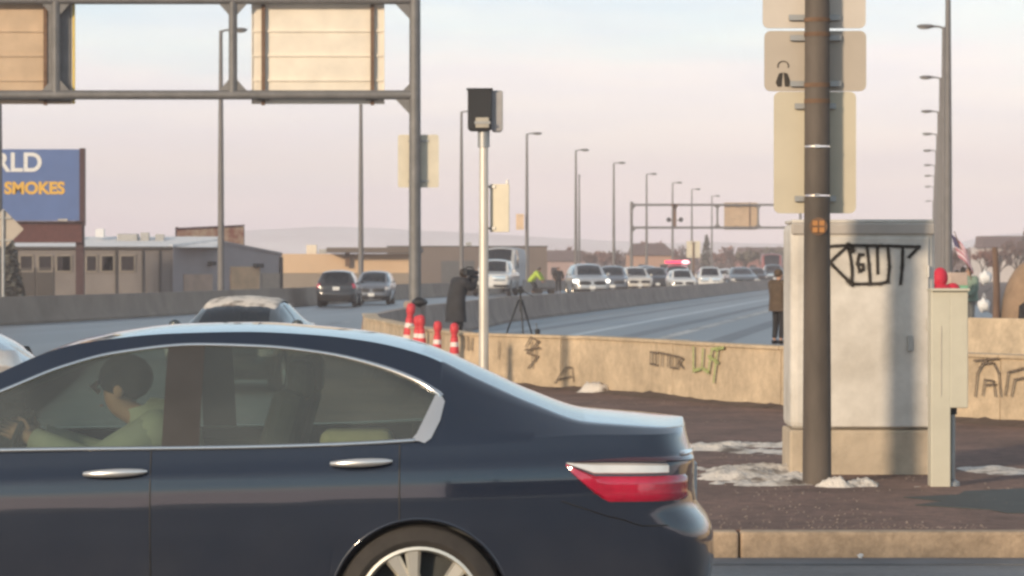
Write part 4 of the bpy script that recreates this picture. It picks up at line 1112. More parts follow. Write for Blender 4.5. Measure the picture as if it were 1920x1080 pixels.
# ------------------------------------------------------------------ the near sedan
ACC = dict(L=(-2.42, 2.42),
    zc=[(-2.42, .62), (-2.3, .72), (-1.9, .86), (-1.25, .99), (-.62, 1.256), (-.207, 1.415), (.18, 1.468), (.48, 1.4745), (.75, 1.4585), (.98, 1.4335), (1.206, 1.381), (1.433, 1.283), (1.66, 1.18), (1.89, 1.105), (2.117, 1.087), (2.30, 1.074), (2.42, 1.07)],
    ze=[(-2.42, .60), (-2.3, .70), (-1.9, .83), (-1.25, .965), (-.62, 1.235), (-.207, 1.395), (.18, 1.437), (.48, 1.444), (.75, 1.432), (.98, 1.405), (1.206, 1.350), (1.433, 1.243), (1.66, 1.145), (1.87, 1.078), (2.117, 1.063), (2.3, 1.055), (2.42, 1.05)],
    zb=[(-2.42, .59), (-2.3, .69), (-1.9, .80), (-1.25, .92), (-.47, .958), (1.2, 1.0), (1.6, 1.02), (1.9, 1.035), (2.3, 1.035), (2.42, 1.03)],
    ye=[(-2.42, .7), (-1.25, .70), (-.62, .625), (-.2, .59), (.5, .575), (1.0, .575), (1.43, .60), (1.66, .65), (1.87, .74), (2.3, .76), (2.42, .74)],
    wx=[(-2.42, .86), (-1.9, .90), (-1, .92), (0, .925), (1.2, .925), (1.97, .89)],
    prof=[(.15, -.10), (.22, -.075), (.3, -.05), (.45, -.022), (.6, -.004), (.72, 0), (.80, -.003), (.855, -.010), (.868, -.018), (.90, -.034), (1.0, -.066), (1.1, -.085)],
    crease=lambda x: 0.030 * x + 0.012,
    xr=[(.18, 2.34), (.3, 2.39), (.5, 2.42), (.62, 2.415), (.67, 2.395), (.73, 2.345), (.8, 2.335), (.93, 2.335), (.96, 2.32), (1.03, 2.30), (1.08, 2.31)],
    xf=[(.18, -2.34), (.4, -2.42), (.6, -2.38), (.75, -2.28)],
    zwt=[(-1.02, .985), (-.75, 1.10), (-.47, 1.215), (-.263, 1.298), (-.05, 1.354), (.285, 1.388), (.545, 1.381), (.80, 1.354), (1.01, 1.307), (1.185, 1.242), (1.275, 1.19)],
    zwb=[(-1.02, .968), (-.47, .978), (1.18, 1.018), (1.20, 1.03), (1.275, 1.186)],
    windows=[(-1.02, .165), (.315, 1.275)], windshield=(-1.22, -.42), backglass=(1.20, 1.87), wheels=(-1.576, 1.20), wr=.338, ar=.362, wz=.342, rimr=.252, zlow=.2, rr=.45, rf=.6, n=3.4,
    doors=[-1.0, .1235, 1.12], head=(-.3, 1.0, .55, .70), grille=(.42, .62), platez=.80, crown=1.55, nr=9, nw=6, rot=0.62)
t, sh = vehicle('sedan', 'dark navy four door sedan with chrome window trim passing close by', 'car', ACC, M_navy, None, fine=True, nx=150, nz=30, nt=22, gl=G_tint)
SX, SYD = -1.57, 13.70
t.location = (SX, SYD, 0.0)
sed = t
doors = [o for o in t.children if o.name.split('.')[0] == 'door']
def door_of(k, sd):
    for o in doors:
        c = np.mean([v.co for v in o.data.vertices], axis=0)
        if (c[1] < 0) == (sd < 0) and (c[0] < 0.12) == (k == 0): return o
for sd in (-1, 1):
    g = lambda x, z, off: (lambda p: Vector((p.x, (p.y - off) * (1 if sd < 0 else -1), p.z)))(sh.gh(('x', x), z))
    # chrome surround
    xs = [-1.02 + (1.275 + 1.02) * i / 60 for i in range(61)]
    top = [g(x, sh.zwt(x) + 0.004, 0.004) for x in xs]
    low = [g(x, sh.zwb(x) - 0.004, 0.006) for x in [-1.02 + 2.2 * i / 40 for i in range(41)]]
    slant = [(1.18, 1.018), (1.205, 1.04), (1.24, 1.112), (1.278, 1.192)]
    MB().tube(top + [g(1.285, 1.182, 0.004)], [0.0085] * 48 + [0.0085 + 0.0004 * i for i in range(14)], 8).build('window_trim', M_chr, sed, smooth=50)
    MB().tube(low, 0.0095, 8).build('window_trim', M_chr, sed, smooth=50)
    # broad chrome wedge at the rear corner of the glass
    vs = []; fs = []
    for i, (x, z) in enumerate(slant):
        wd = 0.040 if i < 3 else 0.02
        vs += [g(x - 0.018, z + (0.0 if i else -0.004), 0.010), g(x + wd * 0.4, z - 0.006, 0.014), g(x + wd, z - 0.014 - 0.004 * i, 0.006)]
        if i: fs += [(3 * i - 3, 3 * i, 3 * i + 1, 3 * i - 2), (3 * i - 2, 3 * i + 1, 3 * i + 2, 3 * i - 1)]
    MB().add(vs, fs).build('window_trim', M_sat, sed, smooth=60)
    for k, (xa, xb, z) in enumerate(((-.14, .11, .886), (.847, 1.09, .927))):
        yy = sh.Y((xa + xb) / 2, z)
        mb = MB(); n = 14; pts = []; rs = []
        for i in range(n + 1):
            u = i / n; x = xa + (xb - xa) * u
            pts.append((x, sd * (yy + 0.012 + 0.026 * math.sin(math.pi * u) ** 0.6), z - 0.004 + 0.010 * u)); rs.append(0.006 + 0.012 * math.sin(math.pi * min(1, max(0.02, u))) ** 0.5)
        mb.tube(pts, rs, 10).build('door_handle', M_sat, door_of(k, sd), smooth=60)
        MB().ball(((xa + xb) / 2, sd * (yy + 0.001), z - 0.012), (0.09, 0.006, 0.022), 14, 8).build('handle_recess', M_blk, door_of(k, sd), smooth=60)
    # seams between doors, fuel flap line, sill
    for x in (-1.0, .1235, 1.12):
        zl = max(0.24, sh.zlow(('x', x)))
        pts = [Vector((x, sd * (sh.Y(x, zl + (sh.zb(x) - zl) * i / 24) - 0.0005), zl + (sh.zb(x) - zl) * i / 24)) for i in range(25)]
        MB().tube(pts, 0.0035, 6).build('door_seam', M_blk, sed, smooth=60)
    sh.patch('r', -.62, .2, .2, .27, 0.006, side=sd).build('sill_trim', M_blk, sed, smooth=50)
    # tail light: clear wedge above the red lens
    tip = -.19
    hi = lambda c: .927 - 0.012 * max(0, c)
    mid = lambda c: .925 - 0.050 * min(1, (c - tip) / 0.12)
    lo = lambda c: .920 - 0.156 * min(1, max(0, (c - tip) / 0.17)) ** 0.8
    tl = sh.patch('r', tip, .82, lo, mid, 0.014, 40, 6, side=sd).build('tail_light', M_red, sed, smooth=50)
    sh.patch('r', tip + 0.004, .46, mid, hi, 0.014, 40, 5, side=sd).build('reverse_lens', M_clr, tl, smooth=50)
    sh.patch('r', tip + .02, 1.1, hi, lambda c: .927 + .022 * min(1, max(0, (c - tip) / .25)), 0.010, 40, 3, side=sd).build('upper_lens', M_maroon_lens, tl, smooth=50)
    for z in (.80, .82, .84):
        sh.patch('r', tip + 0.10, .6, z, z + .004, 0.018, 24, 2, side=sd).build('lens_rib', M_red, tl, smooth=50)
    sh.patch('r', .74, 1.57, .945, .966, 0.012, 20, 3, side=sd).build('boot_trim', M_chr, sed, smooth=50)
    sh.patch('r', .45, 1.57, .25, .34, 0.004, 24, 3, side=sd).build('bumper_valance', M_blk, sed, smooth=50)
    # seam of bumper and wing
    pts = []
    for i in range(13):
        c = -.20 + .55 * i / 12
        p = sh.side(('x', sh.sR + c) if c <= 0 else ('r', c), .772 - .10 * min(1, max(0, c + .2) / .3)); pts.append((p.x, p.y * (1 if sd < 0 else -1), p.z))
    MB().tube(pts, 0.003, 6).build('bumper_seam', M_blk, sed, smooth=60)
# arch lips
for x in sh.wheels:
    for sd in (-1, 1):
        pts = []
        for k in range(33):
            a = math.pi * k / 32
            xx = x + sh.ar * math.cos(a); zz = sh.wz + sh.ar * math.sin(a)
            pts.append((xx, sd * (sh.Y(min(max(xx, -2.3), 1.97), zz) - 0.006), zz))
        MB().tube(pts, 0.008, 8).build('arch_lip', M_navy, sed, smooth=60)
# cabin
M_seat = mat('grey_fabric', (0.055, 0.057, 0.055), 0.9, var=0.15, scale=20)
M_seatl = mat('light_grey_trim', (0.28, 0.29, 0.27), 0.85, var=0.1)
for (x, y) in ((.22, -.37), (.22, .37)):
    s_ = MB().box((x, y, .60), (.5, .5, .16)).build('seat_cushion', M_seat, sed, smooth=False, bevel=0.05)
    s_ = MB().box((x + .36, y, .90), (.14, .5, .62), M=Matrix.Rotation(R(16), 3, 'Y')).build('seat_back', M_seat, sed, smooth=False, bevel=0.05)
    MB().box((x + .47, y, 1.24), (.10, .26, .17)).build('headrest', M_seat, sed, smooth=False, bevel=0.04)
MB().box((1.12, 0, .60), (.5, 1.35, .16)).build('rear_seat', M_seat, sed, smooth=False, bevel=0.05)
MB().box((1.44, 0, .86), (.14, 1.3, .48), M=Matrix.Rotation(R(20), 3, 'Y')).build('rear_seat_back', M_seat, sed, smooth=False, bevel=0.05)
MB().box((1.62, 0, 1.0), (.5, 1.3, .04)).build('parcel_shelf', M_seatl, sed, smooth=False, bevel=0.01)
for y in (-.4, .4): MB().box((1.52, y, 1.12), (.1, .26, .15)).build('headrest', M_seat, sed, smooth=False, bevel=0.04)
MB().prism([(-.62, -.74, .70), (-1.3, -.74, .70), (-1.25, -.74, .955), (-.75, -.74, .99), (-.6, -.74, .93)], (0, 1.48, 0)).build('dashboard', M_dark, sed, smooth=False, bevel=0.03)
MB().tube([(-.50 + .06 * math.cos(a), -.37 + .185 * math.sin(a), .93 + .175 * math.cos(a)) for a in [2 * math.pi * k / 24 for k in range(25)]], 0.015, 8).build('steering_wheel', M_blk, sed, smooth=60)
for sd in (-1, 1):
    MB().box((.3, sd * .78, .62), (2.4, .03, .62)).build('door_lining', M_seat, sed, smooth=False)
MB().box((.42, 0, 1.40), (.66, .9, .012)).build('headliner', M_seatl, sed, smooth=False)
# bag on the back seat
tag(MB().box((SX + .93, SYD - .48, .99), (.30, .22, .10)).build('bag', mat('pale_yellow_fabric', (0.50, 0.46, 0.30), 0.8), smooth=False, bevel=0.04), 'pale yellow bag on the back seat of the navy sedan', 'bag')

# ------------------------------------------------------------------ people
M_skin = mat('skin', (0.46, 0.27, 0.19), 0.6, var=0.08)
M_hair = mat('dark_hair', (0.02, 0.015, 0.012), 0.7)
def skin_mesh(name, J, E, root, m, parent, sub=1, extra=None):
    keys = list(J); ix = {k: i for i, k in enumerate(keys)}
    me = bpy.data.meshes.new(name)
    me.from_pydata([J[k][0] for k in keys], [(ix[a], ix[b]) for a, b in E], [])
    o = bpy.data.objects.new(name, me); COL.objects.link(o)
    sk = o.modifiers.new('skin', 'SKIN'); sk.use_smooth_shade = True; sk.branch_smoothing = 0.6
    for i, k in enumerate(keys):
        r = J[k][1]; r = (r, r) if not isinstance(r, tuple) else r
        me.skin_vertices[0].data[i].radius = r
        me.skin_vertices[0].data[i].use_root = (k == root)
    ss = o.modifiers.new('sub', 'SUBSURF'); ss.levels = sub; ss.render_levels = sub
    dg = bpy.context.evaluated_depsgraph_get(); dg.update()
    nm = bpy.data.meshes.new_from_object(o.evaluated_get(dg))
    o.modifiers.clear(); o.data = nm; nm.materials.clear(); nm.materials.append(m)
    nm.name = name
    if extra:
        b = bmesh.new(); b.from_mesh(nm)
        tmp = extra.mesh('extra', None, True); b.from_mesh(tmp); b.to_mesh(nm); b.free()
        nm.polygons.foreach_set('use_smooth', [True] * len(nm.polygons))
    o.parent = parent
    return o
def person(label, loc, rz, pose=None, coat=None, legs=None, hair=M_hair, group='people standing among the vehicles', sc=1.0, seated=False, coat_len=0.86, hat=None, bulk=1.0, sub=1, hood=False):
    J = dict(pelvis=(0, 0, .96), spine=(0, 0.0, 1.14), chest=(0, 0, 1.34), neck=(0, 0.01, 1.50), jaw=(0, 0.045, 1.57), head=(0, 0.03, 1.64), crown=(0, 0.02, 1.73), nose=(0, .135, 1.625),
             sl=(-.19, 0, 1.42), el=(-.25, -.03, 1.14), wl=(-.25, .06, .90), sr=(.19, 0, 1.42), er=(.25, -.03, 1.14), wr=(.25, .06, .90),
             hl=(-.095, 0, .90), kl=(-.105, .03, .50), al=(-.11, -.02, .09), tl=(-.125, .14, .035), hr=(.095, 0, .90), kr=(.105, .03, .50), ar=(.11, -.02, .09), tr=(.125, .14, .035))
    if pose: J.update(pose)
    J = {k: Vector(v) for k, v in J.items()}
    p = empty('person', loc, rz, label, 'person', group); p.scale = (sc, sc, sc)
    rad = dict(pelvis=(.15, .11), spine=(.135, .10), chest=(.16, .11), neck=.052, jaw=.062, head=(.078, .095), crown=(.062, .075), nose=.018, sl=.062, el=.043, wl=.028, sr=.062, er=.043, wr=.028,
               hl=.088, kl=.058, al=.04, tl=.034, hr=.088, kr=.058, ar=.04, tr=.034)
    E = [('pelvis', 'spine'), ('spine', 'chest'), ('chest', 'neck'), ('neck', 'jaw'), ('jaw', 'head'), ('head', 'crown'), ('jaw', 'nose')]
    E = E[:-1]
    for s_ in 'lr': E += [('chest', 's' + s_), ('s' + s_, 'e' + s_), ('e' + s_, 'w' + s_), ('pelvis', 'h' + s_), ('h' + s_, 'k' + s_), ('k' + s_, 'a' + s_), ('a' + s_, 't' + s_)]
    ex = MB()
    hv = (J['crown'] - J['jaw']).normalized(); fw = (J['nose'] - J['head']); fw = (fw - hv * fw.dot(hv)).normalized(); rt = fw.cross(hv)
    ex.tube([J['head'] + fw * .085 + hv * .03, J['head'] + fw * .118 - hv * .012, J['head'] + fw * .085 - hv * .028], [.008, .016, .012], 8)
    for q in (-1, 1):
        ex.ball(J['head'] + rt * q * .086 - hv * .005, (.014, .022, .032), 8, 6)
    for s_, q in (('l', -1), ('r', 1)):
        e, w_ = J['e' + s_], J['w' + s_]; d = (w_ - e).normalized()
        u = d.cross(Vector((1, 0, 0)) if abs(d.x) < 0.8 else Vector((0, 0, 1))).normalized(); v = d.cross(u)
        ex.tube([w_ - d * .01, w_ + d * .045, w_ + d * .09], [.024, .034, .03], 10)
        for k in range(4):
            b = w_ + d * .085 + u * (-.027 + .018 * k); L = (.062, .074, .07, .055)[k]
            ex.tube([b, b + d * L * .5 + v * .004, b + d * L + v * .018], [.0095, .009, .007], 6)
        b = w_ + d * .03 - u * .03
        ex.tube([b, b + d * .03 - u * .025 + v * .008, b + d * .06 - u * .03 + v * .016], [.012, .010, .008], 6)
    Jb = {k: (J[k], rad[k]) for k in J if k != 'nose'}
    skin_mesh('body', Jb, E, 'pelvis', M_skin, p, sub, ex)
    # eyes and mouth
    for q in (-1, 1): MB().ball(J['head'] + fw * .088 + rt * q * .033 + hv * .018, .011, 8, 6).build('eye', M_blk, p)
    MB().tube([J['jaw'] + fw * .072 + rt * q * .022 for q in (-1, 0, 1)], .005, 6).build('mouth', mat('lips', (0.30, 0.13, 0.11), 0.6), p)
    # coat: torso and sleeves
    up = (J['chest'] - J['spine']).normalized()
    low = J['pelvis'] + Vector((0, 0, coat_len - .96)) if not seated else J['pelvis'] + (J['pelvis'] - J['spine']) * .3
    shm = (J['sl'] + J['sr']) / 2
    sec = [(low, .205, .165), (J['pelvis'].lerp(low, .4), .20, .155), (J['pelvis'].lerp(J['spine'], .5), .185, .142), (J['spine'], .18, .138), (J['chest'], .205, .145), (shm, .21, .125), (shm + up * .045, .165, .10), (J['neck'] - up * .0, .078, .078), (J['neck'] + up * .03, .066, .07)]
    mb = MB(); vs = []; fs = []; n = 18
    for i, (c, rx, ry) in enumerate(sec):
        a_ = sec[max(0, i - 1)][0]; b_ = sec[min(len(sec) - 1, i + 1)][0]
        tn = (b_ - a_).normalized(); ax = Vector((1, 0, 0)); ay = tn.cross(ax).normalized()
        bk = bulk if i < 6 else 1 + (bulk - 1) * .5
        for k in range(n):
            an = 2 * math.pi * k / n; wv = 1 + (.03 * math.sin(3 * an + i) if i < 5 else 0)
            vs.append(c + ax * rx * bk * math.cos(an) * wv + ay * ry * bk * math.sin(an) * wv)
        if i: fs += [((i - 1) * n + k, (i - 1) * n + (k + 1) % n, i * n + (k + 1) % n, i * n + k) for k in range(n)]
    fs.append(tuple(range(n)))
    mb.add(vs, fs)
    for s_ in 'lr':
        A_, B_, C_ = J['s' + s_], J['e' + s_], J['w' + s_]
        inn = A_.lerp(shm, .35)
        mb.tube([inn, A_, A_.lerp(B_, .5), B_.lerp(A_, .12), B_.lerp(C_, .12), B_.lerp(C_, .6), B_.lerp(C_, .97)], [x * bulk for x in (.085, .09, .078, .068, .064, .056, .048)], 12)
        mb.ball(A_, .092 * bulk, 12, 8)
    mb.build('jacket', coat, p, smooth='all', weld=False)
    T = dict(pelvis=(J['pelvis'], (.12, .105)))
    Et = []
    for s_ in 'lr':
        T['h' + s_] = (J['h' + s_], .092); T['k' + s_] = (J['k' + s_], .078); T['a' + s_] = (J['a' + s_] + (J['k' + s_] - J['a' + s_]) * .06, .062)
        Et += [('pelvis', 'h' + s_), ('h' + s_, 'k' + s_), ('k' + s_, 'a' + s_)]
    skin_mesh('trousers', T, Et, 'pelvis', legs, p, sub)
    for s_ in 'lr':
        MB().tube([J['a' + s_] - Vector((0, .05, .045)), J['a' + s_] + Vector((0, .02, -.035)), J['t' + s_] + Vector((0, .03, .012))], [.045, .052, .036], 10).build('shoe', M_blk, p)
    hc = J['head'] - fw * .012 + hv * .022
    if hood:
        MB().ball(hc - hv * .06, (.112, .122, .155), 16, 10).build('hood', hat, p)
    elif hat:
        MB().ball(hc + hv * .03, (.105, .115, .10), 14, 8).build('hat', hat, p)
    else:
        f = lambda q: 0.0 if q.dot(fw) < 0.35 or q.dot(hv) > 0.55 else -0.22
        MB().ball(hc - hv * .004, (.094, .108, .112), 16, 10, f).build('hair', hair, p)
    return p
C_dark = mat('dark_grey_coat', (0.030, 0.030, 0.034), 0.85, var=0.2)
C_black = mat('black_cloth', (0.014, 0.013, 0.014), 0.85, var=0.2)
C_brown = mat('brown_jacket', (0.085, 0.055, 0.032), 0.85, var=0.25, scale=10)
C_hiv = mat('lime_vest', (0.42, 0.55, 0.05), 0.7, var=0.1)
C_red = mat('red_jacket', (0.55, 0.02, 0.05), 0.75, var=0.1)
C_grn = mat('green_grey_coat', (0.20, 0.27, 0.21), 0.85, var=0.15)
C_pal = mat('pale_green_shirt', (0.42, 0.45, 0.37), 0.8, var=0.1)
person('person in a long dark grey coat raising a camera near the red and white posts', (wx(857, 73), 73, 0.0), R(-62),
       dict(pelvis=(0, -.03, .96), spine=(0, .0, 1.14), chest=(0, .06, 1.33), neck=(0, .13, 1.47), jaw=(0, .19, 1.53), head=(0, .19, 1.60), crown=(0, .17, 1.69), nose=(0, .30, 1.59),
            sl=(-.19, .07, 1.40), el=(-.20, .30, 1.30), wl=(-.06, .46, 1.56), sr=(.19, .07, 1.40), er=(.22, .28, 1.28), wr=(.08, .45, 1.54)), C_dark, C_black, bulk=1.4, coat_len=.5, sub=2)
t = empty('video_camera', (wx(880, 72.8), 72.85, 1.60), R(28), 'black video camera held up by the person in the long coat', 'camera')
MB().box((0, 0, 0.03), (.24, .12, .14)).build('body', M_blk, t, smooth=False, bevel=.02)
MB().tube([(.11, 0, .03), (.22, 0, .03)], .045, 14).build('lens_barrel', M_blk, t, smooth=40)
MB().tube([(-.1, 0, .11), (-.06, 0, .15), (.06, 0, .15), (.1, 0, .11)], .014, 8).build('handle', M_blk, t)
person('person in a brown jacket and black trousers standing beside the grey cabinet', (wx(1459, 72.9), 72.9, 0.0), R(-50),
       dict(el=(-.26, .08, 1.14), wl=(-.10, .22, 1.08), er=(.26, .08, 1.14), wr=(.10, .22, 1.08)), C_brown, C_black, bulk=1.25, sc=.955, sub=2, coat_len=.78, hat=C_brown)
person('person in a lime high visibility jacket bending behind the median', (wx(1000, 222), 222, 0), R(-110),
       dict(pelvis=(0, -.12, .78), spine=(0, .05, .95), chest=(0, .2, 1.1), neck=(0, .3, 1.22), jaw=(0, .37, 1.27), head=(0, .38, 1.34), crown=(0, .38, 1.43), nose=(0, .49, 1.33),
            sl=(-.19, .24, 1.17), el=(-.24, .42, .95), wl=(-.2, .55, .75), sr=(.19, .24, 1.17), er=(.24, .42, .95), wr=(.2, .55, .75), hl=(-.1, -.1, .74), hr=(.1, -.1, .74), kl=(-.13, .15, .42), kr=(.13, .12, .42)), C_hiv, C_black, bulk=1.2, sc=1.25)
person('person in black standing with arms down before the silver SUV', (wx(1047, 223), 223, 0), R(185),
       dict(el=(-.33, -.03, 1.16), wl=(-.28, .1, .96), er=(.33, -.03, 1.16), wr=(.28, .1, .96)), C_black, C_black, bulk=1.2, sc=1.06)
person('person in a red hooded jacket half hidden behind the pale pedestal', (wx(1764, 46), 46, 0), R(15), None, C_red, C_black, bulk=1.2, sc=.985, hat=C_red, hood=True)
person('person in black stooping between the red hood and the green coat', (wx(1795, 88), 88, 0), R(40), dict(el=(-.26, .15, 1.2), wl=(-.1, .3, 1.2), er=(.26, .15, 1.2), wr=(.1, .3, 1.2)), C_black, C_black, bulk=1.2, sc=.95)
person('person in a dark coat behind the flag and the green coat', (wx(1806, 97), 97, 0), R(-30), None, C_dark, C_black, bulk=1.25, sc=1.0)
pg = person('person in a green grey coat holding a small flag near the brown tent', (wx(1819, 85), 85, 0), R(120),
       dict(er=(.28, .12, 1.2), wr=(.2, .32, 1.3), el=(-.3, .05, 1.15), wl=(-.2, .22, 1.0)), C_grn, mat('grey_trousers', (0.16, 0.16, 0.15), 0.85), bulk=1.25, sc=1.0)
# the driver
person('person driving the navy sedan in a pale green top and dark cap', (SX + .05, SYD - .36, 0), R(90),
       dict(pelvis=(0, -.06, .70), spine=(0, -.12, .84), chest=(0, -.08, .99), neck=(0, .03, 1.10), jaw=(0, .12, 1.12), head=(0, .11, 1.20), crown=(0, .09, 1.285), nose=(0, .22, 1.18),
            sl=(-.19, -.06, 1.03), el=(-.24, .20, .90), wl=(-.14, .46, 1.0), sr=(.19, -.06, 1.03), er=(.22, .20, .90), wr=(.14, .46, 1.0),
            hl=(-.1, .02, .68), hr=(.1, .02, .68), kl=(-.12, .45, .70), kr=(.12, .45, .70), al=(-.12, .72, .40), ar=(.12, .72, .40), tl=(-.12, .86, .38), tr=(.12, .86, .38)),
       C_pal, C_black, group=None, seated=True, hat=C_black, sub=2, bulk=1.05)
# tripod of the camera crew
t = empty('tripod', (wx(976, 74), 74, 0), 0, 'black camera tripod standing on the empty lanes beyond the graffiti wall', 'tripod')
for a in (40, 165, 280):
    MB().tube([(.42 * math.cos(R(a)), .42 * math.sin(R(a)), 0), (0.04 * math.cos(R(a)), 0.04 * math.sin(R(a)), 1.0)], [.016, .024], 8).build('leg', M_blk, t)
MB().tube([(0, 0, .72), (0, 0, 1.18)], .022, 10).build('centre_column', M_blk, t)
MB().box((0, 0, 1.2), (.16, .12, .08)).build('head', M_blk, t, smooth=False, bevel=.01)
MB().tube([(0.05, 0, 1.2), (.28, -.1, 1.08)], .012, 8).build('pan_handle', M_blk, t)
t = empty('camera_bag', (wx(1008, 74), 74.2, 0), 0, 'small dark upright bag on the lanes beside the tripod', 'bag')
MB().box((0, 0, .16), (.12, .2, .32)).build('sack', M_blk, t, smooth=False, bevel=.03)
MB().tube([(0, -.06, .3), (-.03, -.04, .44), (-.03, .04, .44), (0, .06, .3)], .012, 8).build('handle', M_blk, t)
# motorcycle-like dark cart beside the lime jacket
t = empty('hand_cart', (wx(1022, 221), 221, 0), R(20), 'low dark hand cart beside the person in lime', 'cart')
MB().box((0, 0, .38), (1.3, .6, .08)).build('deck', M_blk, t, smooth=False)
MB().tube([(-.65, 0, .4), (-.95, 0, 1.0)], .03, 8).build('handle', M_blk, t)
for sx in (-.45, .45):
    for sy in (-.3, .3): MB().lathe([(0.0, sy - .03), (.17, sy - .03), (.17, sy + .03), (0, sy + .03)], 16, 'Y', (sx, 0, .17)).build('wheel', M_rub, t)

# flag, tent, bags on the right
t = empty('flag', (wx(1826, 84.8), 84.8, 1.25), 0, 'small red white and blue striped flag held up above the green coat', 'flag')
MB().tube([(0, 0, -.3), (-.10, 0, .35), (-.52, 0, 1.45)], .014, 8).build('flagpole', M_brkt, t)
FL = []
for r_ in range(7):
    vs = []; fs = []; n = 10
    for i in range(n + 1):
        u = i / n
        for q in (0, 1):
            h = (r_ + q) / 7
            x = -.50 + .42 * u + .20 * h - .1; z = 1.38 - .62 * h - .30 * u * u - .18 * u
            vs.append((x, .05 * math.sin(6 * u + 2 * h), z))
        if i: fs.append((2 * i - 2, 2 * i, 2 * i + 1, 2 * i - 1))
    MB().add(vs, fs).build('stripe', mat('flag_red', (0.42, 0.16, 0.2), 0.8) if r_ % 2 == 0 else mat('flag_white', (0.62, 0.52, 0.56), 0.8), t, smooth='all')
vs = [(-.60 + .14 * u + .08 * h, -.02 + .05 * math.sin(6 * u * .3 + 2 * h), 1.385 - .3 * h - .10 * u) for u in (0, .5, 1) for h in (0, .5, 1)]
MB().add(vs, [(0, 3, 4, 1), (1, 4, 5, 2), (3, 6, 7, 4), (4, 7, 8, 5)]).build('canton', mat('flag_blue', (0.07, 0.06, 0.13), 0.8), t, smooth='all')
# bouquet-like dark plant beside the flag
t = empty('tent', (wx(1932, 80), 80, 0), 0, 'rounded brown canvas tent with a dark opening by the tan barrier', 'tent')
def tent_f(p): return 0.05 * math.sin(9 * math.atan2(p.y, p.x)) * (1 - abs(p.z)) - 0.03 * p.z
MB().ball((0, 0, 0.25), (.75, .95, 1.72), 26, 16, tent_f).build('canvas', mat('brown_canvas', (0.30, 0.20, 0.125), 0.9, var=0.2, scale=4, bump=0.3, bscale=8), t, smooth='all')
MB().prism([(-.46, -.98, 0.35), (.1, -.99, 0.35), (.1, -.93, .88), (-.2, -.92, .95), (-.42, -.9, .8)], (0, .06, 0)).build('opening', C_black, t, smooth=False)
MB().tube([(-.88, -.1, 0), (-.86, -.1, 1.2), (-.9, -.08, 2.25)], [.1, .085, .07], 10).build('tent_pole', mat('brown_timber', (0.16, 0.10, 0.07), 0.9, var=0.3, stretch=(1, 1, .2)), t)
for k, (px, py, lab) in enumerate([(1848, 519, 'white plastic bag, upper of the two hung by the tent pole'), (1845, 571, 'white plastic bag, lower of the two by the tent pole')]):
    b = empty('plastic_bag', P(px, py, 82), 0, lab, 'bag', 'white bags by the tent')
    MB().ball((0, 0, 0), (.17, .15, .2), 12, 9, lambda p: .12 * math.sin(6 * p.x + 3 * p.z) - .2 * max(0, p.z)).build('bag_body', M_snowc, b)
    MB().tube([(-.04, 0, .17), (0, 0, .3), (.04, 0, .17)], .012, 6).build('handle', M_snowc, b)
    MB().tube([(0, 0, .3), (.25, .4, .42)], .008, 6).build('cord', M_blk, b)
# folding table carrying coloured boxes behind the pedestal
t = empty('cool_box', (wx(1792, 83.5), 83.5, 0.0), R(15), 'pale box with a green lid on legs behind the pale pedestal', 'box')
MB().box((0, 0, 1.45), (.5, .4, .34)).build('box_body', mat('pale_pink_plastic', (0.55, 0.42, 0.34), 0.7), t, smooth=False, bevel=.02)
MB().box((0, 0, 1.2), (.52, .42, .16)).build('green_band', mat('green_plastic', (0.22, 0.5, 0.30), 0.6), t, smooth=False, bevel=.02)
for sx in (-.2, .2):
    for sy in (-.15, .15): MB().tube([(sx, sy, 0), (sx, sy, 1.12)], .02, 8).build('leg', M_gal, t)

# ------------------------------------------------------------------ buildings
def text(name, s_, size, loc, m, parent, rz=0.0, bold=0.0):
    cu = bpy.data.curves.new(name, 'FONT'); cu.body = s_; cu.size = size; cu.extrude = 0.01; cu.offset = bold; cu.align_x = 'RIGHT'
    o = bpy.data.objects.new(name, cu); COL.objects.link(o)
    dg = bpy.context.evaluated_depsgraph_get(); dg.update()
    me = bpy.data.meshes.new_from_object(o.evaluated_get(dg))
    bpy.data.objects.remove(o)
    me.materials.clear(); me.materials.append(m)
    o2 = bpy.data.objects.new(name, me); COL.objects.link(o2)
    o2.parent = parent; o2.location = loc; o2.rotation_euler = (R(90), 0, rz)
    return o2
DB = 168.0
kb = DB / F
t = empty('billboard', (wx(160, DB), DB, 0), 0, 'blue billboard with white and yellow lettering on a dark maroon frame', 'billboard')
M_mar = mat('maroon_steel', (0.055, 0.022, 0.024), 0.7, var=0.2)
zb0, zb1 = wz(414, DB), wz(280, DB)
W_ = 11.0
MB().box((-.22 - W_ / 2, 0, (zb0 + zb1) / 2), (W_, .25, zb1 - zb0)).build('poster', mat('blue_poster', (0.085, 0.15, 0.34), 0.7, var=0.08, scale=0.8), t, smooth=False)
MB().box((-.14, 0, (zb0 + zb1) / 2 - .1), (.26, .5, zb1 - zb0 + .3)).build('frame', M_mar, t, smooth=False)
MB().box((-W_ / 2 - .15, .02, wz(436, DB)), (W_, .45, 38 * kb)).build('skirt', mat('maroon_skirt', (0.10, 0.035, 0.032), 0.8, var=0.2), t, smooth=False)
MB().box((-W_ / 2 - .2, -.3, zb0 - .05), (W_, .5, .06)).build('catwalk', M_mar, t, smooth=False)
MB().box((-40 * kb, -.42, zb0 + .02), (.5, .2, .14)).build('floodlight', M_gantl, t, smooth=False)
for x in (-.36, -6, -10.6): MB().box((x + .05, .3, zb0 / 2), (.42, .42, zb0)).build('post', M_mar, t, smooth=False)
text('lettering', 'WORLD', 1.38, ((80 - 160) * kb, -.14, wz(321, DB)), M_plate, t, bold=.035)
M_yel = mat('yellow_print', (0.72, 0.42, 0.06), 0.7)
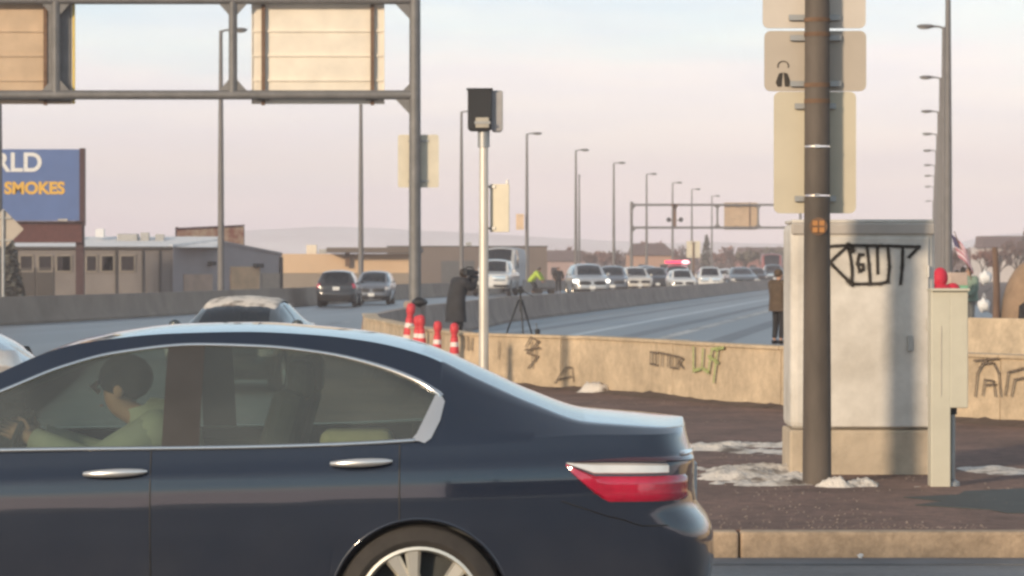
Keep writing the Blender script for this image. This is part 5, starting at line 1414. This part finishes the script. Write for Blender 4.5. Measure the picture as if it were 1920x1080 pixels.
text('lettering', 'SMOKES', .86, ((122 - 160) * kb, -.14, wz(363, DB)), M_yel, t, bold=.035)
t = empty('diamond_sign', (wx(10, 102), 101.6, 0), 0, 'back of a pale diamond road sign at the frame edge', 'sign')
r_ = 38 / F * 102 / 1.0
zc = wz(430, 102)
MB().prism([(-r_, 0, zc), (0, 0, zc - r_), (r_, 0, zc), (0, 0, zc + r_)], (0, .02, 0)).build('sign_plate', M_sb3, t, smooth=False)
MB().tube([(0, -.04, 0), (0, -.04, zc + .6)], .05, 10).build('post', M_gal, t)
for q in (-.35, .35): MB().box((0, -.05, zc + q), (.5, .03, .05)).build('brace', M_gal, t, smooth=False)

# grey gabled building with its long wing
DG = 186.0
M_grey1 = mat('grey_stucco', (0.20, 0.18, 0.17), 0.9, var=0.12, scale=0.7, bump=0.15)
M_gable = mat('lilac_grey_metal_siding', (0.36, 0.32, 0.32), 0.8, var=0.08, scale=0.8)
M_wnd = glass('window_glass', (0.05, 0.05, 0.055), 1.0)
M_frm = mat('dark_frame', (0.05, 0.045, 0.042), 0.7)
t = empty('gabled_building', (wx(325, DG), DG, 0), 0, 'low grey gabled building with a snowy roof and a row of small windows', 'building')
X0 = wx(0, DG) - wx(325, DG) - 4
zw = wz(463, DG)
MB().box((X0 / 2, 2.0, zw / 2), (-X0, 4.0, zw)).build('wing_wall', M_grey1, t, smooth=False)
# snowy roof over the wing
MB().prism([(X0, -.15, zw - .02), (X0, 4.6, wz(442, DG)), (X0, 4.6, zw - .1)], (-X0 + wx(405, DG) - wx(325, DG), 0, 0)).build('roof', M_snowc, t, smooth=False)
MB().box((X0 / 2, -.12, zw - .06), (-X0, .12, .16)).build('fascia', M_frm, t, smooth=False)
wins = [(38, 62), (72, 98), (106, 134), (162, 182), (190, 214), (226, 253)]
for a, b in wins:
    xa, xb = wx(a, DG) - wx(325, DG), wx(b, DG) - wx(325, DG)
    z0, z1 = wz(509, DG), wz(479, DG)
    f_ = MB()
    for bx in (((xa + xb) / 2, z0), ((xa + xb) / 2, z1)): f_.box((bx[0], -.03, bx[1]), (xb - xa + .1, .1, .08))
    for xx in (xa, xb): f_.box((xx, -.03, (z0 + z1) / 2), (.08, .1, z1 - z0))
    fr = f_.build('window', mat('pale_window_frame', (0.26, 0.23, 0.19), 0.8), t, smooth=False)
    MB().box(((xa + xb) / 2, -.012, (z0 + z1) / 2), (xb - xa, .02, z1 - z0)).build('pane', M_wnd, fr, smooth=False)
for px in (30, 148, 218, 268, 300):
    MB().box((wx(px, DG) - wx(325, DG), -.06, zw / 2 - .1), (.1, .1, zw - .2)).build('downpipe', M_frm, t, smooth=False)
for px, w0, h0 in ((60, 1.4, .7), (120, .9, .5), (228, 1.2, .6)):
    MB().box((wx(px, DG) - wx(325, DG), 3.2, wz(447, DG)), (w0, .9, h0)).build('roof_unit', M_gal, t, smooth=False, bevel=.04)
for k, px in enumerate((50, 85)):
    MB().box((wx(px, DG) - wx(325, DG), -.04, .9), (1.0, .06, 1.8)).build('door', M_frm, t, smooth=False)
# gable end, receding to the right
GB = [(325, 463, 0.0), (405, 453, 3.0), (529, 478, 8.0)]
pts = [(wx(px, DG + dd) - wx(325, DG), dd - .25, wz(py, DG + dd)) for px, py, dd in GB]
poly = [(pts[0][0], pts[0][1], 0)] + pts + [(pts[2][0], pts[2][1], 0)]
MB().prism(poly, (-1.5, 7, 0)).build('gable_wall', M_gable, t, smooth=False)
for a, b in ((0, 1), (1, 2)):
    pa, pb = Vector(pts[a]), Vector(pts[b])
    MB().prism([pa + Vector((0, -.1, .0)), pb + Vector((0.05, -.1, .0)), pb + Vector((0.05, -.1, .14)), pa + Vector((0, -.1, .14))], (-1.5, 6, 0)).build('roof_edge', M_snowc if a == 0 else M_gable, t, smooth=False)
gdir = (Vector(pts[2]) - Vector(pts[0])); gdir.z = 0
def on_gable(px):
    # parametrise by picture column
    best = min((i / 200 for i in range(201)), key=lambda s_: abs(960 + F * (wx(325, DG) + pts[0][0] + gdir.x * s_) / (DG + pts[0][1] + gdir.y * s_) - px))
    return Vector(pts[0]) * (1 - 0) + gdir * best
gn = Vector((gdir.y, -gdir.x, 0)).normalized()
ang = math.atan2(gdir.y, gdir.x)
def gpanel(name, px0, px1, py0, py1, m, dep=.06):
    a, b = on_gable(px0), on_gable(px1); c = (a + b) / 2
    dd = DG + c.y
    z0, z1 = wz(py1, dd), wz(py0, dd)
    return MB().box((c.x + gn.x * dep / 2, c.y + gn.y * dep / 2, (z0 + z1) / 2), ((b - a).length, dep, z1 - z0), ang).build(name, m, t, smooth=False)
M_tanp = mat('tan_sun_patch', (0.66, 0.43, 0.25), 0.9, var=0.15, scale=1.2)  # lighter gable panels: patches of sunlight put in as colour
M_tan2 = mat('pinkish_sun_patch', (0.52, 0.37, 0.28), 0.9, var=0.15, scale=1.2)
gpanel('door_or_sun_patch', 432, 486, 500, 556, M_tanp)
gpanel('door_or_sun_patch', 344, 398, 514, 556, M_tan2)
gpanel('sun_patch', 490, 526, 512, 556, mat('greyish_sun_patch', (0.42, 0.34, 0.27), 0.9))
gpanel('wall_light', 389, 399, 490, 498, M_blk, .3)
gpanel('wall_light', 475, 488, 494, 502, M_blk, .3)
gpanel('corner_trim', 524, 529, 482, 556, M_frm, .1)
for px, py in ((188, 437), (272, 444), (300, 447)):
    MB().box((wx(px, DG + 3) - wx(325, DG), 3, wz(py, DG + 3)), (.5, .5, .5)).build('roof_vent', M_gal if px > 200 else M_snowc, t, smooth=False)
# rusty hoarding behind it
t = empty('rusty_hoarding', (wx(395, 225), 225, 0), R(24), 'faded red and peach hoarding behind the gabled roof', 'hoarding')
z0, z1 = wz(458, 225), wz(426, 225)
MB().prism([(-2.45, 0, z0 + .45), (2.45, 0, z0 - .1), (2.45, 0, z1 + .1), (-2.45, 0, z1 - .15)], (0, .12, 0)).build('board', mat('peach_rust', (0.34, 0.13, 0.09), 0.9, var=0.4, scale=1.1, col2=(0.42, 0.33, 0.24), thr=(.42, .62)), t, smooth=False)
for (xa, za, xb, zb_) in ((-2.5, z1 - .12, 2.5, z1 + .13), (-2.5, z0 + .42, 2.5, z0 - .13)):
    MB().tube([(xa, -.05, za), (xb, -.05, zb_)], .07, 6).build('rail', M_mar, t)
for x in (-2.45, 0, 2.45): MB().box((x, .14, (z0 + 1.2) / 2), (.16, .16, z0 + 1.2)).build('post', M_mar, t, smooth=False)

# long tan building and brown building
DT = 252.0
t = empty('tan_building', (wx(650, DT), DT, 0), 0, 'long flat tan building lit by the sun behind the two SUVs', 'building')
x0, x1 = wx(470, DT) - wx(650, DT), wx(772, DT) - wx(650, DT)
z1, zm = wz(476, DT), wz(512, DT)
MB().box(((x0 + x1) / 2, 3, (z1 + zm) / 2), (x1 - x0, 6, z1 - zm)).build('upper_wall', mat('tan_stucco', (0.62, 0.44, 0.28), 0.9, var=0.06, scale=0.4), t, smooth=False)
MB().box(((x0 + x1) / 2, 3, zm / 2), (x1 - x0 - .03, 5.9, zm)).build('lower_wall', mat('grey_brown_shaded_wall', (0.27, 0.225, 0.18), 0.9, var=0.08, scale=0.5), t, smooth=False)  # lower wall coloured darker in place of the shade lying on it
MB().box(((wx(615, DT) + wx(790, DT)) / 2 - wx(650, DT), 2, wz(469, DT)), (wx(790, DT) - wx(615, DT), 8, 9 / F * DT)).build('canopy', mat('brown_fascia', (0.13, 0.105, 0.085), 0.8), t, smooth=False)
MB().box((wx(580, DT) - wx(650, DT), 3, wz(467, DT)), (.8, .8, .7)).build('roof_unit', mat('cream_unit', (0.7, 0.62, 0.5), 0.7), t, smooth=False)
MB().box((wx(601, DT) - wx(650, DT), 3, wz(471, DT)), (.6, .6, .35)).build('roof_unit', M_gal, t, smooth=False)
MB().box((wx(652, DT) - wx(650, DT), -.4, wz(482, DT)), (.36, .3, 1.5)).box((wx(653, DT) - wx(650, DT), -.42, wz(470, DT)), (.3, .3, .25)).build('downpipe', M_brkt, t, smooth=False)
DW = 275.0
t = empty('brown_building', (wx(880, DW), DW, 0), 0, 'wide brown windowless building behind the white pickup', 'building')
x0, x1 = wx(726, DW) - wx(880, DW), wx(1026, DW) - wx(880, DW)
MB().box(((x0 + x1) / 2, 4, wz(463, DW) / 2), (x1 - x0, 8, wz(463, DW))).build('wall', mat('brown_block', (0.165, 0.135, 0.118), 0.9, var=0.1, scale=0.5), t, smooth=False)
MB().box(((x0 + x1) / 2, 4, wz(463, DW) + .04), (x1 - x0 + .1, 8.1, .1)).build('parapet', M_frm, t, smooth=False)
MB().box((wx(858, DW) - wx(880, DW), -.04, wz(512, DW)), (62 / F * DW, .1, 46 / F * DW)).build('door_or_sun_patch', mat('slate_door', (0.09, 0.095, 0.10), 0.7), t, smooth=False)
MB().box((wx(878, DW) - wx(880, DW), 2, wz(458, DW)), (.5, .5, .4)).build('roof_vent', M_gal, t, smooth=False)
for px, d, w0, h0, lab, m in ((1226, 430, 5.5, 3.3, 'peach coloured house between the bare trees', mat('peach_wall', (0.45, 0.28, 0.2), 0.9)), (1065, 470, 7, 2.6, 'low pinkish house at the end of the brown building', mat('pink_wall', (0.42, 0.30, 0.27), 0.9)),
                              (1440, 520, 9, 3.4, 'reddish roofed house far behind the fire truck', mat('brick_red', (0.30, 0.14, 0.12), 0.9)), (1900, 420, 8, 4.2, 'pale house on the slope behind the tent', mat('pale_wall', (0.6, 0.55, 0.52), 0.9))):
    t = empty('house', (wx(px, d), d, 0), R(8), lab, 'house', 'houses beyond the freeway')
    MB().box((0, 3, h0 / 2 + .2), (w0, 6, h0 + .4)).build('wall', m, t, smooth=False)
    MB().prism([(-w0 / 2 - .4, -.4, h0 + .3), (w0 / 2 + .4, -.4, h0 + .3), (w0 / 2 - .8, 3, h0 + 1.9), (-w0 / 2 + .8, 3, h0 + 1.9)], (0, 3.4, 0)).build('roof', mat('brown_shingle', (0.16, 0.11, 0.10), 0.9), t, smooth=False)
    for q in (-.28, .25):
        f_ = MB().box((w0 * q, -.02, h0 * .55), (1.1, .08, 1.1)).build('window', M_frm, t, smooth=False)
        MB().box((w0 * q, -.07, h0 * .55), (.95, .02, .95)).build('pane', M_wnd, f_, smooth=False)

t = empty('reflection_building', (13.8, -36, 0.06), 0, 'added low brick building behind the camera, unseen, for the sedan to reflect', 'building')  # unseen building added to shape the reflections in the sedan's side
MB().box((-6, -4, 1.9), (13, 8, 3.8)).build('wall', mat('added_red_brick', (0.22, 0.12, 0.09), 0.9, var=.2, scale=2), t, smooth=False)
MB().box((-6, -4, 3.85), (13.3, 8.3, .14)).build('parapet', M_frm, t, smooth=False)
for x in (-11, -8.5, -6, -3.5, -1): 
    f_ = MB().box((x, .02, 1.8), (1.5, .1, 1.5)).build('window', M_frm, t, smooth=False)
    MB().box((x, .08, 1.8), (1.3, .04, 1.3)).build('pane', M_wnd, f_, smooth=False)  # panes of the added unseen building
for k, (x, lab) in enumerate(((0.7, 'added unseen timber pole behind the camera, reflected in the sedan'), (3.6, 'second added unseen timber pole by the added building'))):
    t = empty('utility_or_added_pole', (x, -27, 0.06), 0, lab, 'pole')  # unseen poles added to break up the sedan's side reflections
    MB().tube([(0, 0, 0), (0, 0, 5.4)], [.14, .1], 10).build('pole', mat('pole_timber', (0.12, 0.085, 0.06), 0.9, var=.3), t)
    MB().box((0, 0, 4.6), (1.8, .1, .12)).build('crossarm', M_brkt, t, smooth=False)

# ------------------------------------------------------------------ trees
M_twig = mat('winter_twigs', (0.17, 0.11, 0.095), 0.95, var=0.35, scale=0.6)
M_twig2 = mat('dry_russet_leaves', (0.24, 0.12, 0.09), 0.95, var=0.35, scale=0.6)
M_ever = mat('grey_evergreen', (0.12, 0.12, 0.10), 0.95, var=0.35, scale=0.8)
M_gry = mat('grey_foliage', (0.17, 0.155, 0.125), 0.95, var=0.3, scale=0.8)
M_bark = mat('bark', (0.085, 0.065, 0.055), 0.95, var=0.3, scale=3)
def tree(px, d, h, kind, seed, label, group, cw=.17):
    q = random.Random(seed)
    t = empty('tree', (wx(px, d), d, 0), q.uniform(0, 6), label, 'tree', group)
    mb = MB(); tips = []
    def limb(p, v, L, r, k):
        e = p + v * L; m_ = p + v * L * .5 + Vector((q.uniform(-1, 1), q.uniform(-1, 1), 0)) * L * .06
        mb.tube([p, m_, e], [r, r * .8, r * .6], 6 if k < 2 else 4, cap=False)
        tips.append((e, L, k))
        if k < 3:
            for i in range(q.choice((3, 4)) if k else 5):
                a = q.uniform(0, 6.28); s_ = q.uniform(.35, .85)
                w_ = (v + Vector((math.cos(a), math.sin(a), q.uniform(-.1, .4))) * s_).normalized()
                limb(p + v * L * q.uniform(.5, 1), w_, L * q.uniform(.55, .75), r * .55, k + 1)
    if kind == 'conifer':
        mb.tube([(0, 0, 0), (0, 0, h)], [h * .025, .02], 7); cl = MB()
        for i in range(900):
            z = h * (0.1 + .9 * q.random() ** 1.25); rr_ = h * cw * (1 - (z / h)) ** .8 * q.uniform(.25, 1.1) + .05; a = q.uniform(0, 6.28)
            c = Vector((rr_ * math.cos(a), rr_ * math.sin(a), z)); s_ = q.uniform(.1, .26)
            u = Vector((q.gauss(0, 1), q.gauss(0, 1), q.gauss(0, .6))).normalized() * s_; v = u.cross(Vector((q.gauss(0, 1), q.gauss(0, 1), 1))).normalized() * s_ * .7
            cl.add([c - u, c + v, c + u, c - v], [(0, 1, 2, 3)])
    else:
        limb(Vector((0, 0, 0)), Vector((q.uniform(-.05, .05), 0, 1)).normalized(), h * .36, h * .028, 0); cl = MB()
        for (e, L, k) in tips:
            if k < 2: continue
            for i in range(13 if k == 3 else 8):
                v = Vector((q.gauss(0, 1), q.gauss(0, 1), q.gauss(.35, .8))).normalized(); l = L * q.uniform(.35, 1.0)
                s_ = v.cross(Vector((q.gauss(0, 1), q.gauss(0, 1), q.gauss(0, 1)))).normalized() * (l * (.16 if kind == 'bare' else .34))
                p = e - v * l * .15 + Vector((q.gauss(0, 1), q.gauss(0, 1), q.gauss(0, 1))) * L * .14
                cl.add([p - s_ * .6, p + s_ * .6, p + v * l], [(0, 1, 2)])
    mb.build('trunk', M_bark, t, smooth=30, weld=False)
    cl.build('crown', {'grey': M_gry, 'bare': M_twig, 'russet': M_twig2, 'conifer': M_ever}[kind], t, smooth=False, weld=False)
GT = 'trees beyond the freeway'
TL = [(1040, 480, 5.0, 'bare', 'small bare tree just past the end of the brown building'), (1075, 500, 5.4, 'russet', 'russet tree between two lamp posts past the person in black'), (1105, 450, 5.2, 'bare', 'bare tree behind the silver SUV roof'),
      (1135, 520, 5.8, 'russet', 'russet tree above the half hidden grey SUV'), (1163, 440, 5.2, 'bare', 'bare tree just before the distant gantry post'), (1215, 470, 7.0, 'russet', 'broad russet crown behind the distant gantry, tallest of the reddish trees'),
      (1196, 500, 5.4, 'bare', 'bare tree against the distant gantry post'), (1248, 480, 5.6, 'russet', 'reddish tree above the emergency light bar'), (1283, 540, 6.2, 'bare', 'bare tree next to the yellowish square sign'),
      (1325, 460, 6.6, 'conifer', 'narrow evergreen column behind the first white SUVs'), (1350, 540, 6.0, 'russet', 'russet tree between the evergreen column and the grey green tree'), (1376, 500, 5.5, 'bare', 'bare tree at the foot of the grey green bushy tree'),
      (1397, 430, 5.8, 'grey', 'grey green bushy tree above the dark green car'), (1425, 520, 6.4, 'bare', 'bare tree between the grey green tree and the fire truck'), (1455, 500, 6.2, 'grey', 'grey bushy tree behind the fire truck'),
      (1474, 540, 6.6, 'bare', 'bare tree right beside the grey cabinet'), (1780, 300, 3.6, 'bare', 'low bare tree just past the stacked lamp posts'), (1842, 330, 4.2, 'russet', 'russet tree behind the flag'), (1872, 360, 5.6, 'bare', 'bare tree behind the tent pole'),
      (1905, 340, 5.4, 'bare', 'spreading bare tree above the brown tent'), (18, 165, 3.2, 'conifer', 'dark evergreen shrub below the diamond sign'), (1925, 420, 7.5, 'conifer', 'evergreen at the frame edge behind the tent')]
for i, (px, d, h, k, lab) in enumerate(TL): tree(px, d, h * (1.12 if k != 'conifer' else 1), k, 40 + i, lab, GT, {1397: .42, 1325: .2, 1455: .34}.get(px, .24))

# far off wood: reads as one mass
mb = MB(); q = random.Random(5)
for (pa, pb, d, hh) in ((1020, 1500, 640, 5.6), (1760, 2000, 560, 6.0)):
    for i in range(9000 if pa < 1500 else 4500):
        px = q.uniform(pa, pb); dd = d + q.uniform(-18, 18); X = wx(px, dd)
        top = hh * (.45 + .75 * fbm(px * .045, 1.5, 6)); z = top * q.random() ** .75
        l = q.uniform(.5, 1.1); v = Vector((q.gauss(0, .6), q.gauss(0, .6), 1)).normalized() * l
        u = v.cross(Vector((q.gauss(0, 1), q.gauss(0, 1), q.gauss(0, .4)))).normalized() * l * .2
        p = Vector((X, dd, z)); mb.add([p - u, p + u, p + v], [(0, 1, 2)])
tag(mb.build('wood', M_twig, None, smooth=False, weld=False), 'far off bare wood forming a brown pink band behind the houses', None, None, 'stuff')

# ------------------------------------------------------------------ haze
hz = MB().box((0, 1240, 44), (2900, 2760, 90))
ho = hz.build('haze', None, smooth=False)
mh = bpy.data.materials.new('haze'); mh.use_nodes = True
tt = mh.node_tree
for n in list(tt.nodes): tt.nodes.remove(n)
oo = tt.nodes.new('ShaderNodeOutputMaterial'); pv = tt.nodes.new('ShaderNodeVolumePrincipled')
pv.inputs['Color'].default_value = (1.0, 0.93, 0.99, 1); pv.inputs['Density'].default_value = 0.0006; pv.inputs['Anisotropy'].default_value = -0.22
tt.links.new(pv.outputs[0], oo.inputs['Volume'])
ho.data.materials.append(mh)
tag(ho, 'thin pale evening haze over the whole scene', None, None, 'stuff')
